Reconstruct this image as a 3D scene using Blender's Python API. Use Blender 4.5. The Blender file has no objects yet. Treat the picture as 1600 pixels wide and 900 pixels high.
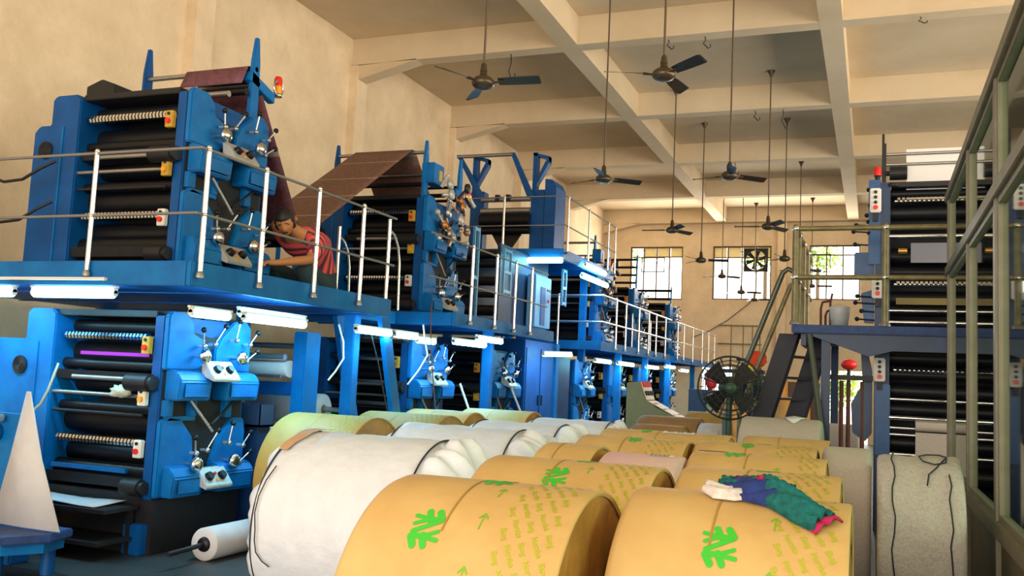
import bpy, bmesh, math, random
from mathutils import Vector, Matrix
random.seed(7)
PI = math.pi
sc = bpy.context.scene
C = sc.collection

# ---------------------------------------------------------------- camera, exposure, light
cam_d = bpy.data.cameras.new('camera'); cam = bpy.data.objects.new('camera', cam_d); C.objects.link(cam)
cam_d.sensor_width = 36; cam_d.lens = 1442.5366 / 1600 * 36; cam_d.clip_end = 300
_r = Vector((0.93097807, 0.36207096, 0.04673819)); _u = Vector((-0.00834132, -0.10689391, 0.99423544)); _f = Vector((-0.36497981, 0.92600125, 0.09649574))
cam.matrix_world = Matrix(((_r.x, _u.x, -_f.x, 0), (_r.y, _u.y, -_f.y, 0), (_r.z, _u.z, -_f.z, 1.62), (0, 0, 0, 1)))
sc.camera = cam
sc.view_settings.view_transform = 'Standard'; sc.view_settings.look = 'None'
sc.view_settings.gamma = 1; sc.view_settings.use_curve_mapping = False
sc.view_settings.exposure = 0.15

w = bpy.data.worlds.new('sky'); sc.world = w; w.use_nodes = True
bg = w.node_tree.nodes['Background']; bg.inputs[0].default_value = (1.0, 0.98, 0.94, 1); bg.inputs[1].default_value = 5.0

def area(name, loc, rot, sx, sy, power, col):
    d = bpy.data.lights.new(name, 'AREA'); d.shape = 'RECTANGLE'; d.size = sx; d.size_y = sy
    d.energy = power; d.color = col
    o = bpy.data.objects.new(name, d); C.objects.link(o); o.location = loc; o.rotation_euler = rot
    return o
# added fill light behind the camera and along the right side of the hall
area('rear_fill', (-2.5, -5.5, 3.2), (PI/2, 0, 0), 11, 6, 1150, (1.0, 0.93, 0.82))
area('side_fill', (8.6, 9, 4.2), (PI/2, 0, PI/2), 22, 4.5, 2100, (1.0, 0.93, 0.80))
area('daylight_far_windows', (-4.2, 31.9, 5.6), (-PI/2, 0, 0), 8, 1.8, 500, (1.0, 0.94, 0.82))

# ---------------------------------------------------------------- materials
MATS = {}
def mat(name, col, rough=.6, metal=0., noise=0., nscale=6., bump=0., bscale=40., col2=None, spec=None, coat=0., emit=None, trans=0.):
    if name in MATS: return MATS[name]
    m = bpy.data.materials.new(name); m.use_nodes = True
    nt = m.node_tree; b = nt.nodes['Principled BSDF']
    b.inputs['Base Color'].default_value = (*col, 1); b.inputs['Roughness'].default_value = rough
    b.inputs['Metallic'].default_value = metal
    if spec is not None: b.inputs['Specular IOR Level'].default_value = spec
    if coat: b.inputs['Coat Weight'].default_value = coat
    if emit:
        b.inputs['Emission Color'].default_value = (*emit[:3], 1); b.inputs['Emission Strength'].default_value = emit[3]
    if noise or bump:
        tc = nt.nodes.new('ShaderNodeTexCoord')
    if noise:
        n = nt.nodes.new('ShaderNodeTexNoise'); n.inputs['Scale'].default_value = nscale; n.inputs['Detail'].default_value = 6
        n.inputs['Roughness'].default_value = .65
        nt.links.new(tc.outputs['Object'], n.inputs['Vector'])
        r = nt.nodes.new('ShaderNodeValToRGB'); r.color_ramp.elements[0].position = .3; r.color_ramp.elements[1].position = .7
        c2 = col2 or tuple(c * (1 - noise) for c in col)
        r.color_ramp.elements[0].color = (*c2, 1); r.color_ramp.elements[1].color = (*col, 1)
        nt.links.new(n.outputs['Fac'], r.inputs['Fac']); nt.links.new(r.outputs['Color'], b.inputs['Base Color'])
    if bump:
        n2 = nt.nodes.new('ShaderNodeTexNoise'); n2.inputs['Scale'].default_value = bscale; n2.inputs['Detail'].default_value = 4
        nt.links.new(tc.outputs['Object'], n2.inputs['Vector'])
        bp = nt.nodes.new('ShaderNodeBump'); bp.inputs['Strength'].default_value = bump; bp.inputs['Distance'].default_value = .02
        nt.links.new(n2.outputs['Fac'], bp.inputs['Height']); nt.links.new(bp.outputs['Normal'], b.inputs['Normal'])
    MATS[name] = m
    return m

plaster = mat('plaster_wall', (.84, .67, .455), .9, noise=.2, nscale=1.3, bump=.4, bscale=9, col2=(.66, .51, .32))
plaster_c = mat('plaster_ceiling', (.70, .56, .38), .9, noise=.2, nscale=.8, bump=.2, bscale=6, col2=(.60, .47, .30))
concrete = mat('floor_concrete', (.035, .037, .036), .5, noise=.6, nscale=1.6, bump=.2, bscale=20)
blue = mat('blue_paint', (0, .17, .48), .45, noise=.35, nscale=3.0, col2=(0, .10, .33), spec=.3)
blue_d = mat('dark_blue_paint', (0, .085, .31), .45, noise=.35, nscale=3.0, col2=(0, .055, .21), spec=.3)
blue_n = mat('navy_paint', (.012, .045, .125), .45, noise=.4, nscale=4.0)
blue_deck = mat('deck_blue_paint', (.02, .07, .26), .6, noise=.6, nscale=14., col2=(.012, .03, .10))
dark = mat('black_roller_rubber', (.006, .007, .010), .42, noise=.3, nscale=8, spec=.3)
dark2 = mat('oily_black_steel', (.02, .02, .024), .5, metal=.3, noise=.4, nscale=10)
recess = mat('recess_black', (.008, .010, .014), .7)
chrome = mat('chrome', (.75, .75, .76), .16, metal=1.)
steel = mat('brushed_steel', (.45, .44, .43), .38, metal=.9, noise=.2, nscale=20)
steelw = mat('bright_steel_tube', (.80, .78, .76), .25, metal=.85)
grey_rail = mat('grey_rail_paint', (.24, .23, .22), .5, metal=.4)
panel_m = mat('control_panel_silver', (.55, .54, .50), .45, metal=.3, noise=.3, nscale=14)
yellow = mat('switch_box_yellow', (.60, .36, .04), .5, noise=.3, nscale=20)
red = mat('red_plastic', (.75, .02, .015), .35)
amber = mat('amber_plastic', (.85, .35, .02), .3)
cream = mat('switch_box_white', (.72, .70, .62), .5)
copper = mat('copper_linkage', (.72, .27, .07), .4, metal=.35, noise=.5, nscale=30, col2=(.16, .06, .03))
kraft = mat('kraft_paper', (.64, .43, .165), .62, noise=.12, nscale=3.5, bump=.12, bscale=3.2, col2=(.56, .345, .12), spec=.35)
kraft_o = mat('kraft_paper_olive', (.42, .25, .05), .62, noise=.2, nscale=6, bump=.15, bscale=4, col2=(.34, .215, .045))
kraft_e = mat('kraft_end_cap', (.52, .25, .05), .45, noise=.35, nscale=5, bump=.5, bscale=7)
kraft_b = mat('dark_kraft', (.34, .185, .065), .6, noise=.3, nscale=4, bump=.2, bscale=5)
green = mat('green_print', (.05, .50, .035), .6)
ygreen = mat('yellow_green_print', (.42, .47, .01), .6)
agreen = mat('arrow_green_print', (.20, .45, .02), .6)
wwrap = mat('white_woven_wrap', (.72, .76, .84), .5, noise=.08, nscale=9, bump=.8, bscale=7)
gwrap = mat('grey_woven_wrap', (.56, .52, .47), .85, noise=.35, nscale=60, bump=.6, bscale=24, col2=(.40, .37, .33))
gpaper = mat('speckled_grey_wrap', (.55, .50, .43), .85, noise=.4, nscale=90, bump=.2, bscale=60, col2=(.40, .36, .31))
pink = mat('pink_newsprint', (.70, .47, .43), .8, noise=.08, nscale=20)
newsp = mat('newsprint', (.60, .58, .60), .8, noise=.12, nscale=6)
newsw = mat('white_newsprint', (.78, .77, .76), .75)
printed = mat('printed_web', (.26, .13, .09), .6, noise=.5, nscale=26, col2=(.12, .06, .05))
printed2 = mat('printed_web_purple', (.20, .07, .09), .6, noise=.5, nscale=22, col2=(.09, .03, .045))
string_m = mat('black_string', (.02, .022, .03), .7)
label_w = mat('white_label', (.80, .78, .74), .6)
label_k = mat('label_print', (.03, .03, .03), .7)
alu = mat('partition_frame', (.235, .21, .155), .5, metal=.35, noise=.35, nscale=5, col2=(.17, .155, .10))
alu_panel = mat('partition_panel', (.16, .14, .10), .6, noise=.4, nscale=3)
olive_pipe = mat('olive_pipe_paint', (.27, .23, .105), .45, metal=.3, noise=.4, nscale=9, col2=(.15, .125, .06))
rust = mat('rust_red_pipe', (.17, .045, .025), .6, noise=.4, nscale=12)
fan_m = mat('fan_dark_brown', (.045, .035, .028), .4, metal=.4)
fan_g = mat('fan_bronze', (.085, .06, .035), .35, metal=.5)
rod_m = mat('fan_rod_brown', (.11, .075, .045), .55, metal=.3)
cage_m = mat('black_cage_wire', (.02, .02, .018), .5, metal=.3)
motor_m = mat('dark_green_motor', (.02, .06, .035), .45)
teal = mat('teal_cloth', (.0, .17, .15), .9, noise=.7, nscale=30, bump=.4, bscale=30, col2=(0, .06, .07))
navyc = mat('navy_cloth', (.015, .04, .22), .9, noise=.5, nscale=20)
magenta = mat('magenta_cloth', (.42, .01, .08), .85)
whitec = mat('white_cloth', (.78, .70, .66), .9, noise=.3, nscale=24, bump=.5, bscale=25)
consm = mat('olive_console_paint', (.17, .185, .075), .5, noise=.2, nscale=5)
skin = mat('skin', (.50, .20, .075), .55)
hairm = mat('black_hair', (.012, .009, .008), .6)
trous = mat('dark_green_trousers', (.02, .05, .06), .85)
ragm = mat('pale_rag', (.55, .58, .45), .9, noise=.4, nscale=14, bump=.5, bscale=20)
bucketm = mat('white_bucket', (.55, .57, .56), .4)
magline = mat('magenta_ink', (.35, .02, .40), .35)
yelink = mat('yellow_ink', (.33, .30, .02), .4)
groundm = mat('outside_ground', (.45, .40, .30), .9)
leafm = mat('leaf_green', (.16, .34, .03), .6, noise=.5, nscale=3, col2=(.40, .50, .06))
barkm = mat('bark', (.12, .08, .05), .9)
tube_m = mat('fluorescent_tube', (.9, .95, 1), .4, emit=(.22, .76, 1.0, 20.0))
winframe = mat('window_frame_rust', (.16, .10, .06), .7)

def web_print(m, pale):
    nt = m.node_tree; b = nt.nodes['Principled BSDF']; tc = nt.nodes.new('ShaderNodeTexCoord')
    wv = nt.nodes.new('ShaderNodeTexWave'); wv.bands_direction = 'Y'; wv.inputs['Scale'].default_value = .62; wv.inputs['Phase Offset'].default_value = 1.2
    rp = nt.nodes.new('ShaderNodeValToRGB'); rp.color_ramp.interpolation = 'CONSTANT'; e = rp.color_ramp.elements
    e[0].position = 0; e[0].color = (0, 0, 0, 1); e[1].position = .992; e[1].color = (1, 1, 1, 1)
    mx = nt.nodes.new('ShaderNodeMix'); mx.data_type = 'RGBA'; mx.inputs[7].default_value = (*pale, 1)
    src = b.inputs['Base Color'].links[0].from_socket
    nt.links.new(tc.outputs['Object'], wv.inputs['Vector']); nt.links.new(wv.outputs['Fac'], rp.inputs['Fac']); nt.links.new(rp.outputs['Color'], mx.inputs[0])
    nt.links.new(src, mx.inputs[6]); nt.links.new(mx.outputs[2], b.inputs['Base Color'])
web_print(printed, (.34, .25, .2)); web_print(printed2, (.34, .24, .24))

def stripes_mat():
    m = bpy.data.materials.new('striped_shirt'); m.use_nodes = True; nt = m.node_tree; b = nt.nodes['Principled BSDF']
    b.inputs['Roughness'].default_value = .85
    tc = nt.nodes.new('ShaderNodeTexCoord'); wv = nt.nodes.new('ShaderNodeTexWave'); wv.bands_direction = 'Y'
    wv.inputs['Scale'].default_value = 5.5; wv.inputs['Distortion'].default_value = .0; wv.inputs['Detail'].default_value = 0
    rp = nt.nodes.new('ShaderNodeValToRGB'); rp.color_ramp.interpolation = 'CONSTANT'
    e = rp.color_ramp.elements; e[0].position = 0; e[0].color = (.13, .03, .05, 1); e[1].position = .32; e[1].color = (.62, .045, .055, 1)
    n = e.new(.50); n.color = (.70, .34, .30, 1)
    n = e.new(.56); n.color = (.62, .045, .055, 1)
    n = e.new(.78); n.color = (.85, .12, .10, 1)
    nt.links.new(tc.outputs['Object'], wv.inputs['Vector']); nt.links.new(wv.outputs['Fac'], rp.inputs['Fac'])
    nt.links.new(rp.outputs['Color'], b.inputs['Base Color'])
    return m
shirtm = stripes_mat()

def glass_mat(name, tint, refl):
    m = bpy.data.materials.new(name); m.use_nodes = True; nt = m.node_tree; nt.nodes.clear()
    o = nt.nodes.new('ShaderNodeOutputMaterial'); mx = nt.nodes.new('ShaderNodeMixShader')
    t = nt.nodes.new('ShaderNodeBsdfTransparent'); t.inputs[0].default_value = (*tint, 1)
    g = nt.nodes.new('ShaderNodeBsdfGlossy'); g.inputs['Roughness'].default_value = .03; g.inputs['Color'].default_value = (.9, .95, .9, 1)
    fr = nt.nodes.new('ShaderNodeFresnel'); fr.inputs[0].default_value = refl
    nt.links.new(fr.outputs[0], mx.inputs[0]); nt.links.new(t.outputs[0], mx.inputs[1]); nt.links.new(g.outputs[0], mx.inputs[2])
    nt.links.new(mx.outputs[0], o.inputs[0])
    return m
glass_p = glass_mat('partition_glass', (.62, .76, .66), 1.40)
glass_w = glass_mat('window_glass', (.96, .97, .96), 1.3)
def frosted():
    m = bpy.data.materials.new('frosted_pane'); m.use_nodes = True; nt = m.node_tree; nt.nodes.clear()
    o = nt.nodes.new('ShaderNodeOutputMaterial'); mx = nt.nodes.new('ShaderNodeMixShader'); mx.inputs[0].default_value = .5
    t = nt.nodes.new('ShaderNodeBsdfTranslucent'); t.inputs[0].default_value = (.75, .66, .42, 1)
    g = nt.nodes.new('ShaderNodeBsdfDiffuse'); g.inputs['Color'].default_value = (.6, .5, .3, 1)
    nt.links.new(t.outputs[0], mx.inputs[1]); nt.links.new(g.outputs[0], mx.inputs[2]); nt.links.new(mx.outputs[0], o.inputs[0])
    return m
glass_f = frosted()

# ---------------------------------------------------------------- mesh helpers
class MB:
    """collects shapes (given in scene coordinates minus off) into one mesh"""
    def __init__(s, off=(0, 0, 0)):
        s.v = []; s.f = []; s.sm = []; s.o = Vector(off)
    def add(s, vs, fs, smooth=False):
        n = len(s.v); s.v += [tuple(Vector(p) - s.o) for p in vs]
        s.f += [tuple(i + n for i in f) for f in fs]; s.sm += [smooth] * len(fs)
        return s
    def bx(s, x0, x1, y0, y1, z0, z1):
        if x0 > x1: x0, x1 = x1, x0
        if y0 > y1: y0, y1 = y1, y0
        if z0 > z1: z0, z1 = z1, z0
        return s.add([(x0,y0,z0),(x1,y0,z0),(x1,y1,z0),(x0,y1,z0),(x0,y0,z1),(x1,y0,z1),(x1,y1,z1),(x0,y1,z1)],
                     [(3,2,1,0),(4,5,6,7),(0,1,5,4),(1,2,6,5),(2,3,7,6),(3,0,4,7)])
    def cyl(s, a, b, r, n=16, r2=None, caps=True):
        a = Vector(a); b = Vector(b); r2 = r if r2 is None else r2
        d = (b - a).normalized(); u = d.orthogonal().normalized(); v = d.cross(u)
        vs = []
        for p, q in ((a, r), (b, r2)):
            for i in range(n):
                t = 2*PI*i/n; vs.append(p + (u*math.cos(t) + v*math.sin(t))*q)
        fs = [(i, (i+1) % n, n+(i+1) % n, n+i) for i in range(n)]
        s.add(vs, fs, True)
        if caps: s.add(vs[:n], [tuple(reversed(range(n)))]); s.add(vs[n:], [tuple(range(n))])
        return s
    def tube(s, pts, r, n=8):
        pts = [Vector(p) for p in pts]; m = len(pts); vs = []
        up = None
        for i, p in enumerate(pts):
            d = (pts[min(i+1, m-1)] - pts[max(i-1, 0)]).normalized()
            u = d.orthogonal().normalized() if up is None else (up - d*up.dot(d)).normalized()
            up = u; v = d.cross(u)
            rr = r[i] if isinstance(r, (list, tuple)) else r
            for k in range(n):
                t = 2*PI*k/n; vs.append(p + (u*math.cos(t) + v*math.sin(t))*rr)
        fs = [(i*n+k, i*n+(k+1) % n, (i+1)*n+(k+1) % n, (i+1)*n+k) for i in range(m-1) for k in range(n)]
        s.add(vs, fs, True); s.add(vs[:n], [tuple(reversed(range(n)))]); s.add(vs[-n:], [tuple(range(n))])
        return s
    def prism(s, poly, axis, a, b):
        """poly in the two other axes, extruded along axis from a to b"""
        n = len(poly)
        def P(p, t):
            return {'x': (t, p[0], p[1]), 'y': (p[0], t, p[1]), 'z': (p[0], p[1], t)}[axis]
        vs = [P(p, a) for p in poly] + [P(p, b) for p in poly]
        return s.add(vs, [tuple(reversed(range(n))), tuple(range(n, 2*n))] + [(i, (i+1) % n, n+(i+1) % n, n+i) for i in range(n)])
    def ball(s, c, r, n=12, sc_=(1, 1, 1)):
        c = Vector(c); vs = []; h = n//2
        for j in range(h+1):
            ph = PI*j/h
            for i in range(n):
                t = 2*PI*i/n
                vs.append(c + Vector((math.sin(ph)*math.cos(t)*sc_[0], math.sin(ph)*math.sin(t)*sc_[1], math.cos(ph)*sc_[2]))*r)
        fs = [(j*n+i, (j+1)*n+i, (j+1)*n+(i+1) % n, j*n+(i+1) % n) for j in range(h) for i in range(n)]
        return s.add(vs, fs, True)
    def lathe(s, prof, c=(0, 0, 0), axis='z', n=32, smooth=True):
        """prof: list of (t along the axis, radius)"""
        vs = []; m = len(prof); c = Vector(c)
        for t, r in prof:
            for i in range(n):
                a = 2*PI*i/n; p, q = r*math.cos(a), r*math.sin(a)
                vs.append(c + Vector({'z': (p, q, t), 'x': (t, p, q), 'y': (q, t, p)}[axis]))
        fs = [(j*n+i, j*n+(i+1) % n, (j+1)*n+(i+1) % n, (j+1)*n+i) for j in range(m-1) for i in range(n)]
        return s.add(vs, fs, smooth)
    def torus(s, c, R, r, axis='x', n=36, k=6, ryz=(1, 1)):
        c = Vector(c); vs = []
        for i in range(n):
            a = 2*PI*i/n
            for j in range(k):
                b = 2*PI*j/k; q = R + r*math.cos(b); t = r*math.sin(b)
                p = (math.cos(a)*q*ryz[0], math.sin(a)*q*ryz[1])
                vs.append(c + Vector({'x': (t, p[0], p[1]), 'y': (p[0], t, p[1]), 'z': (p[0], p[1], t)}[axis]))
        fs = [(i*k+j, ((i+1) % n)*k+j, ((i+1) % n)*k+(j+1) % k, i*k+(j+1) % k) for i in range(n) for j in range(k)]
        return s.add(vs, fs, True)
    def sheet(s, rows, th=.004, n=None):
        """rows: grid of points; given a small thickness"""
        R = len(rows); K = len(rows[0]); P = [[Vector(p) for p in r] for r in rows]
        vs = []; N = []
        for i in range(R):
            for j in range(K):
                a = P[min(i+1, R-1)][j] - P[max(i-1, 0)][j]; b = P[i][min(j+1, K-1)] - P[i][max(j-1, 0)]
                q = a.cross(b); q = q.normalized() if q.length > 1e-9 else Vector((0, 0, 1)); N.append(q); vs.append(P[i][j] + q*th*.5)
        vs += [P[i][j] - N[i*K+j]*th*.5 for i in range(R) for j in range(K)]
        T = R*K; fs = []
        for i in range(R-1):
            for j in range(K-1):
                a, b, c, d = i*K+j, i*K+j+1, (i+1)*K+j+1, (i+1)*K+j
                fs.append((a, d, c, b)); fs.append((T+a, T+b, T+c, T+d))
        edge = [(0, j) for j in range(K)] + [(i, K-1) for i in range(1, R)] + [(R-1, j) for j in range(K-2, -1, -1)] + [(i, 0) for i in range(R-2, 0, -1)]
        for q in range(len(edge)):
            a = edge[q][0]*K+edge[q][1]; e2 = edge[(q+1) % len(edge)]; b = e2[0]*K+e2[1]
            fs.append((a, b, T+b, T+a))
        return s.add(vs, fs, True)

def mesh_of(name, b, m, bev=0.):
    me = bpy.data.meshes.new(name); me.from_pydata(b.v, [], b.f); me.polygons.foreach_set('use_smooth', b.sm)
    me.materials.append(m); me.update()
    if bev:
        bm = bmesh.new(); bm.from_mesh(me); bmesh.ops.remove_doubles(bm, verts=bm.verts, dist=1e-5)
        es = [e for e in bm.edges if len(e.link_faces) == 2 and e.calc_face_angle(0) > .6]
        bmesh.ops.bevel(bm, geom=es, offset=bev, segments=2, affect='EDGES', clamp_overlap=True)
        bm.to_mesh(me); bm.free(); me.update()
    return me
def obj(name, b, m, parent=None, bev=0.):
    o = bpy.data.objects.new(name, mesh_of(name, b, m, bev)); C.objects.link(o)
    if parent is not None: o.parent = parent
    return o
def tag(o, label=None, cat=None, group=None, kind=None):
    if label: o['label'] = label
    if cat: o['category'] = cat
    if group: o['group'] = group
    if kind: o['kind'] = kind
    return o
def thing(name, label, cat, loc=(0, 0, 0), rotz=0, group=None):
    o = bpy.data.objects.new(name, None); C.objects.link(o); o.location = loc; o.rotation_euler = (0, 0, rotz); o.empty_display_size = .1
    return tag(o, label, cat, group)
def struct(name, b, m, parent=None, bev=0.):
    o = obj(name, b, m, parent, bev)
    if parent is None: o['kind'] = 'structure'
    return o
def children(o): return [c for c in KIDS.get(o.name, [])]
def dup(root, loc, label=None, group=None, rotz=None):
    def cp(o, par):
        c = o.copy(); C.objects.link(c)
        if par is not None: c.parent = par
        for ch in [x for x in ALL() if x.parent == o]: cp(ch, c)
        return c
    r = cp(root, None); r.location = loc
    if rotz is not None: r.rotation_euler = (0, 0, rotz)
    if label: r['label'] = label
    if group: r['group'] = group
    return r
def ALL(): return list(C.objects)

# ================================================================= THE SETTING
LW = -9.15; EW = 32.3; ZB = 7.3; ZS = 7.8
struct('floor', MB().bx(LW-.3, 9, -6, EW+.3, -.2, 0), concrete)
b = MB().bx(LW-.3, 9, -6, EW+.3, ZS, ZS+.25)
BY = [1.6, 5.95, 10.3, 14.65, 19.0, 23.35, 27.7, 32.1]
for x in (-4.9, -.65, 3.6, 7.85):
    b.bx(x-.17, x+.17, -6, EW, ZB, ZS)
for y in BY:
    b.bx(LW, 9, y-.15, y+.15, ZB+.002, ZS)
    # haunch down to the pilaster on the left wall
    b.prism([(LW, ZB-.02), (LW, ZB-.32), (LW+1.35, ZB+.003), (LW+1.35, ZB+.02)], 'y', y-.15, y+.15)
struct('ceiling', b, plaster_c)
b = MB().bx(LW-.3, LW, -6, EW, 0, ZS)
for y in BY[1:-1]: b.bx(LW, LW+.16, y-.19, y+.19, 0, ZB-.02)
struct('wall_left', b, plaster)
# far wall with three windows, a low grille opening and a doorway
W = [(-8.2, -6.3, 4.62, 6.52), (-5.25, -3.27, 4.65, 6.52), (-2.03, -.42, 4.68, 6.53), (-5.55, -4.5, .9, 2.35), (-1.5, -.15, 0, 2.35)]
xs = sorted({LW, 9} | {a for q in W for a in q[:2]}); b = MB()
for i in range(len(xs)-1):
    x0, x1 = xs[i], xs[i+1]; zs = [(q[2], q[3]) for q in W if q[0] <= x0 + 1e-6 and q[1] >= x1 - 1e-6]
    z = 0
    for (a, c) in sorted(zs):
        if a > z: b.bx(x0, x1, EW, EW+.3, z, a)
        z = c
    b.bx(x0, x1, EW, EW+.3, z, ZS)
b.bx(-3.05, -2.75, EW-.22, EW, 0, ZB)
struct('wall_back', b, plaster)
struct('wall_front', MB().bx(LW-.3, 9, -6.3, -6, 0, ZS), plaster)
struct('wall_right', MB().bx(8.9, 9, -6, EW, 0, ZS), plaster)

def window(n, x0, x1, z0, z1, cols, transom, frost=True):
    t = bpy.data.objects.new('window_%d' % n, None); C.objects.link(t); t.location = (x0, EW, z0); t['kind'] = 'structure'
    off = t.location
    f = MB(off); y0, y1 = EW+.08, EW+.13
    for a in (z0, z1-.05): f.bx(x0, x1, y0, y1, a, a+.05)
    for i in range(cols+1):
        x = x0+.025+(x1-x0-.05)*i/cols; f.bx(x-.022, x+.022, y0+.001, y1-.001, z0, z1)
    if transom: f.bx(x0, x1, y0+.002, y1-.002, transom-.02, transom+.02)
    obj('window_frame', f, winframe, t)
    for i in range(cols):
        xa = x0+(x1-x0)*i/cols+.03; xb = x0+(x1-x0)*(i+1)/cols-.03
        if not (n == 2 and i == 2): obj('pane', MB(off).bx(xa, xb, EW+.1, EW+.106, z0+.05, (transom or z1)-.03), glass_w, t)
        if transom: obj('frosted_pane' if frost and i != 0 else 'pane', MB(off).bx(xa, xb, EW+.1, EW+.106, transom+.02, z1-.05), glass_f if frost and (i > 0 or n == 2) else glass_w, t)
window(1, -8.2, -6.3, 4.62, 6.52, 4, 6.15)
window(2, -5.25, -3.27, 4.65, 6.52, 4, 6.12)
window(3, -2.03, -.42, 4.68, 6.53, 3, 6.2, False)
t = bpy.data.objects.new('window_4', None); C.objects.link(t); t.location = (-5.55, EW, .9); t['kind'] = 'structure'
f = MB(t.location)
for i in range(9): f.bx(-5.55+i*.129, -5.55+i*.129+.018, EW+.08, EW+.1, .9, 2.35)
for i in range(9): f.bx(-5.55, -4.5, EW+.081, EW+.099, .9+i*.178, .92+i*.178)
obj('window_grille', f, winframe, t)

# glazed partition on the right: posts, rails, panel and panes
PX = .75
pt = bpy.data.objects.new('wall_partition', None); C.objects.link(pt); pt.location = (PX, 2, 0); pt['kind'] = 'structure'
PYS = [2.2, 4.55, 6.95, 8.95, 11.2]; o_ = pt.location
f = MB(o_)
for i, y in enumerate(PYS):
    f.bx(PX, PX+.09, y-.10, y-.02, 0, 3.86); f.bx(PX+.02, PX+.1, y+.02, y+.10, 0, 3.86); f.bx(PX+.03, PX+.07, y-.025, y+.025, 0, 3.84)
obj('post_frame', f, alu, pt, .006)
f = MB(o_)
for z, h in ((.02, .07), (.74, .10), (2.97, .10), (3.80, .10)): f.bx(PX-.015, PX+.105, 2.1, 11.3, z, z+h)
obj('rail_frame', f, alu, pt, .006)
for i in range(4):
    y0, y1 = PYS[i]+.1, PYS[i+1]-.1
    obj('lower_panel', MB(o_).bx(PX+.03, PX+.06, y0, y1, .09, .74), alu_panel, pt)
    g = MB(o_)
    for z0, z1 in ((.84, 2.97), (3.07, 3.80)):
        for a, c in ((y0, y0+.05), (y1-.05, y1)): g.bx(PX+.015, PX+.075, a, c, z0, z1)
        g.bx(PX+.016, PX+.074, y0, y1, z0, z0+.045); g.bx(PX+.016, PX+.074, y0, y1, z1-.045, z1)
    obj('sash', g, alu, pt)
    obj('glass_pane', MB(o_).bx(PX+.042, PX+.048, y0, y1, .88, 2.93), glass_p, pt)
    obj('upper_pane', MB(o_).bx(PX+.042, PX+.048, y0, y1, 3.11, 3.76), glass_p, pt)

# outside
g_ = struct('floor_outside', MB().bx(-30, 30, EW+.3, EW+40, -.25, -.05), groundm)
def tree(x, y, zc, rx, rz, label, n=420):
    t = thing('leafy_tree', label, 'tree', (x, y, -.05), group='trees outside the far windows')
    obj('trunk', MB().cyl((0, 0, 0), (0, 0, zc), .13, 10, .06), barkm, t)
    f = MB()
    rnd = random.Random(int(x*10)+5)
    for i in range(n):
        p = Vector((rnd.gauss(0, .45)*rx, rnd.gauss(0, .45)*rx*.7, zc+rnd.gauss(0, .45)*rz))
        a = Vector((rnd.uniform(-1, 1), rnd.uniform(-1, 1), rnd.uniform(-.6, .6))).normalized()*rnd.uniform(.08, .15)
        c = a.orthogonal().normalized()*.05
        f.add([p-a, p+c, p+a, p-c], [(0, 1, 2, 3)])
    tag(obj('foliage', f, leafm, t), kind=None)
tree(-9.6, 36.0, 6.9, 1.3, 1.0, 'green leafy tree outside the leftmost far window')
tree(-3.9, 36.4, 6.95, 1.1, .8, 'yellow-green leafy tree outside the window with the exhaust fan')
tree(-2.1, 38.6, 7.1, 1.0, .8, 'leafy tree outside the rightmost far window')
tree(-1.2, 35, 1.9, 1.2, .7, 'green bush outside the far doorway', 500)

# ================================================================= PRINTING UNITS
def roll_x(b, x0, x1, y, z, r, n=20): return b.cyl((x0, y, z), (x1, y, z), r, n)

def coil_roller(x0, x1, y, z, n=24):
    b = MB(); b.cyl((x0-.02, y+.05, z), (x1+.02, y+.05, z), .022, 10)
    for i in range(n):
        x = x0+(x1-x0)*(i+.5)/n; w_ = (x1-x0)/n*.32
        b.prism([(y-.005+.040*math.cos(a*PI/4), z+.040*math.sin(a*PI/4)) for a in range(8)], 'x', x-w_, x+w_)
    return b

def switch_box(parent, x, y, z, body, face, w_=.085, h=.15):
    k = obj('switch_box', MB().bx(x-w_/2, x+w_/2, y-.05, y, z-h/2, z+h/2), body, parent, .006)
    obj('push_button', MB().cyl((x, y-.05, z-.02), (x, y-.072, z-.02), .024, 14), face, k)
    obj('push_button', MB().cyl((x, y-.05, z+.045), (x, y-.062, z+.045), .014, 12), dark2, k)

LOBES = [
    [(0, 1.10), (0, 1.56), (.03, 1.60), (.22, 1.60), (.31, 1.52), (.33, 1.42), (.45, 1.38), (.54, 1.30), (.52, 1.20), (.40, 1.10)],
    [(.62, 1.10), (.62, 1.30), (.70, 1.42), (.86, 1.56), (1.02, 1.60), (1.12, 1.52), (1.13, 1.10)],
    [(0, .02), (0, .66), (.10, .70), (.24, .68), (.40, .52), (.43, .34), (.40, .15), (.30, .02)],
    [(.68, .02), (.68, .30), (.78, .52), (.93, .67), (1.10, .67), (1.13, .55), (1.13, .02)]]
BOXES = [(.05, .46, 1.0), (.66, 1.14, 1.0), (.06, .44, .0), (.66, 1.14, .0)]

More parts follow.
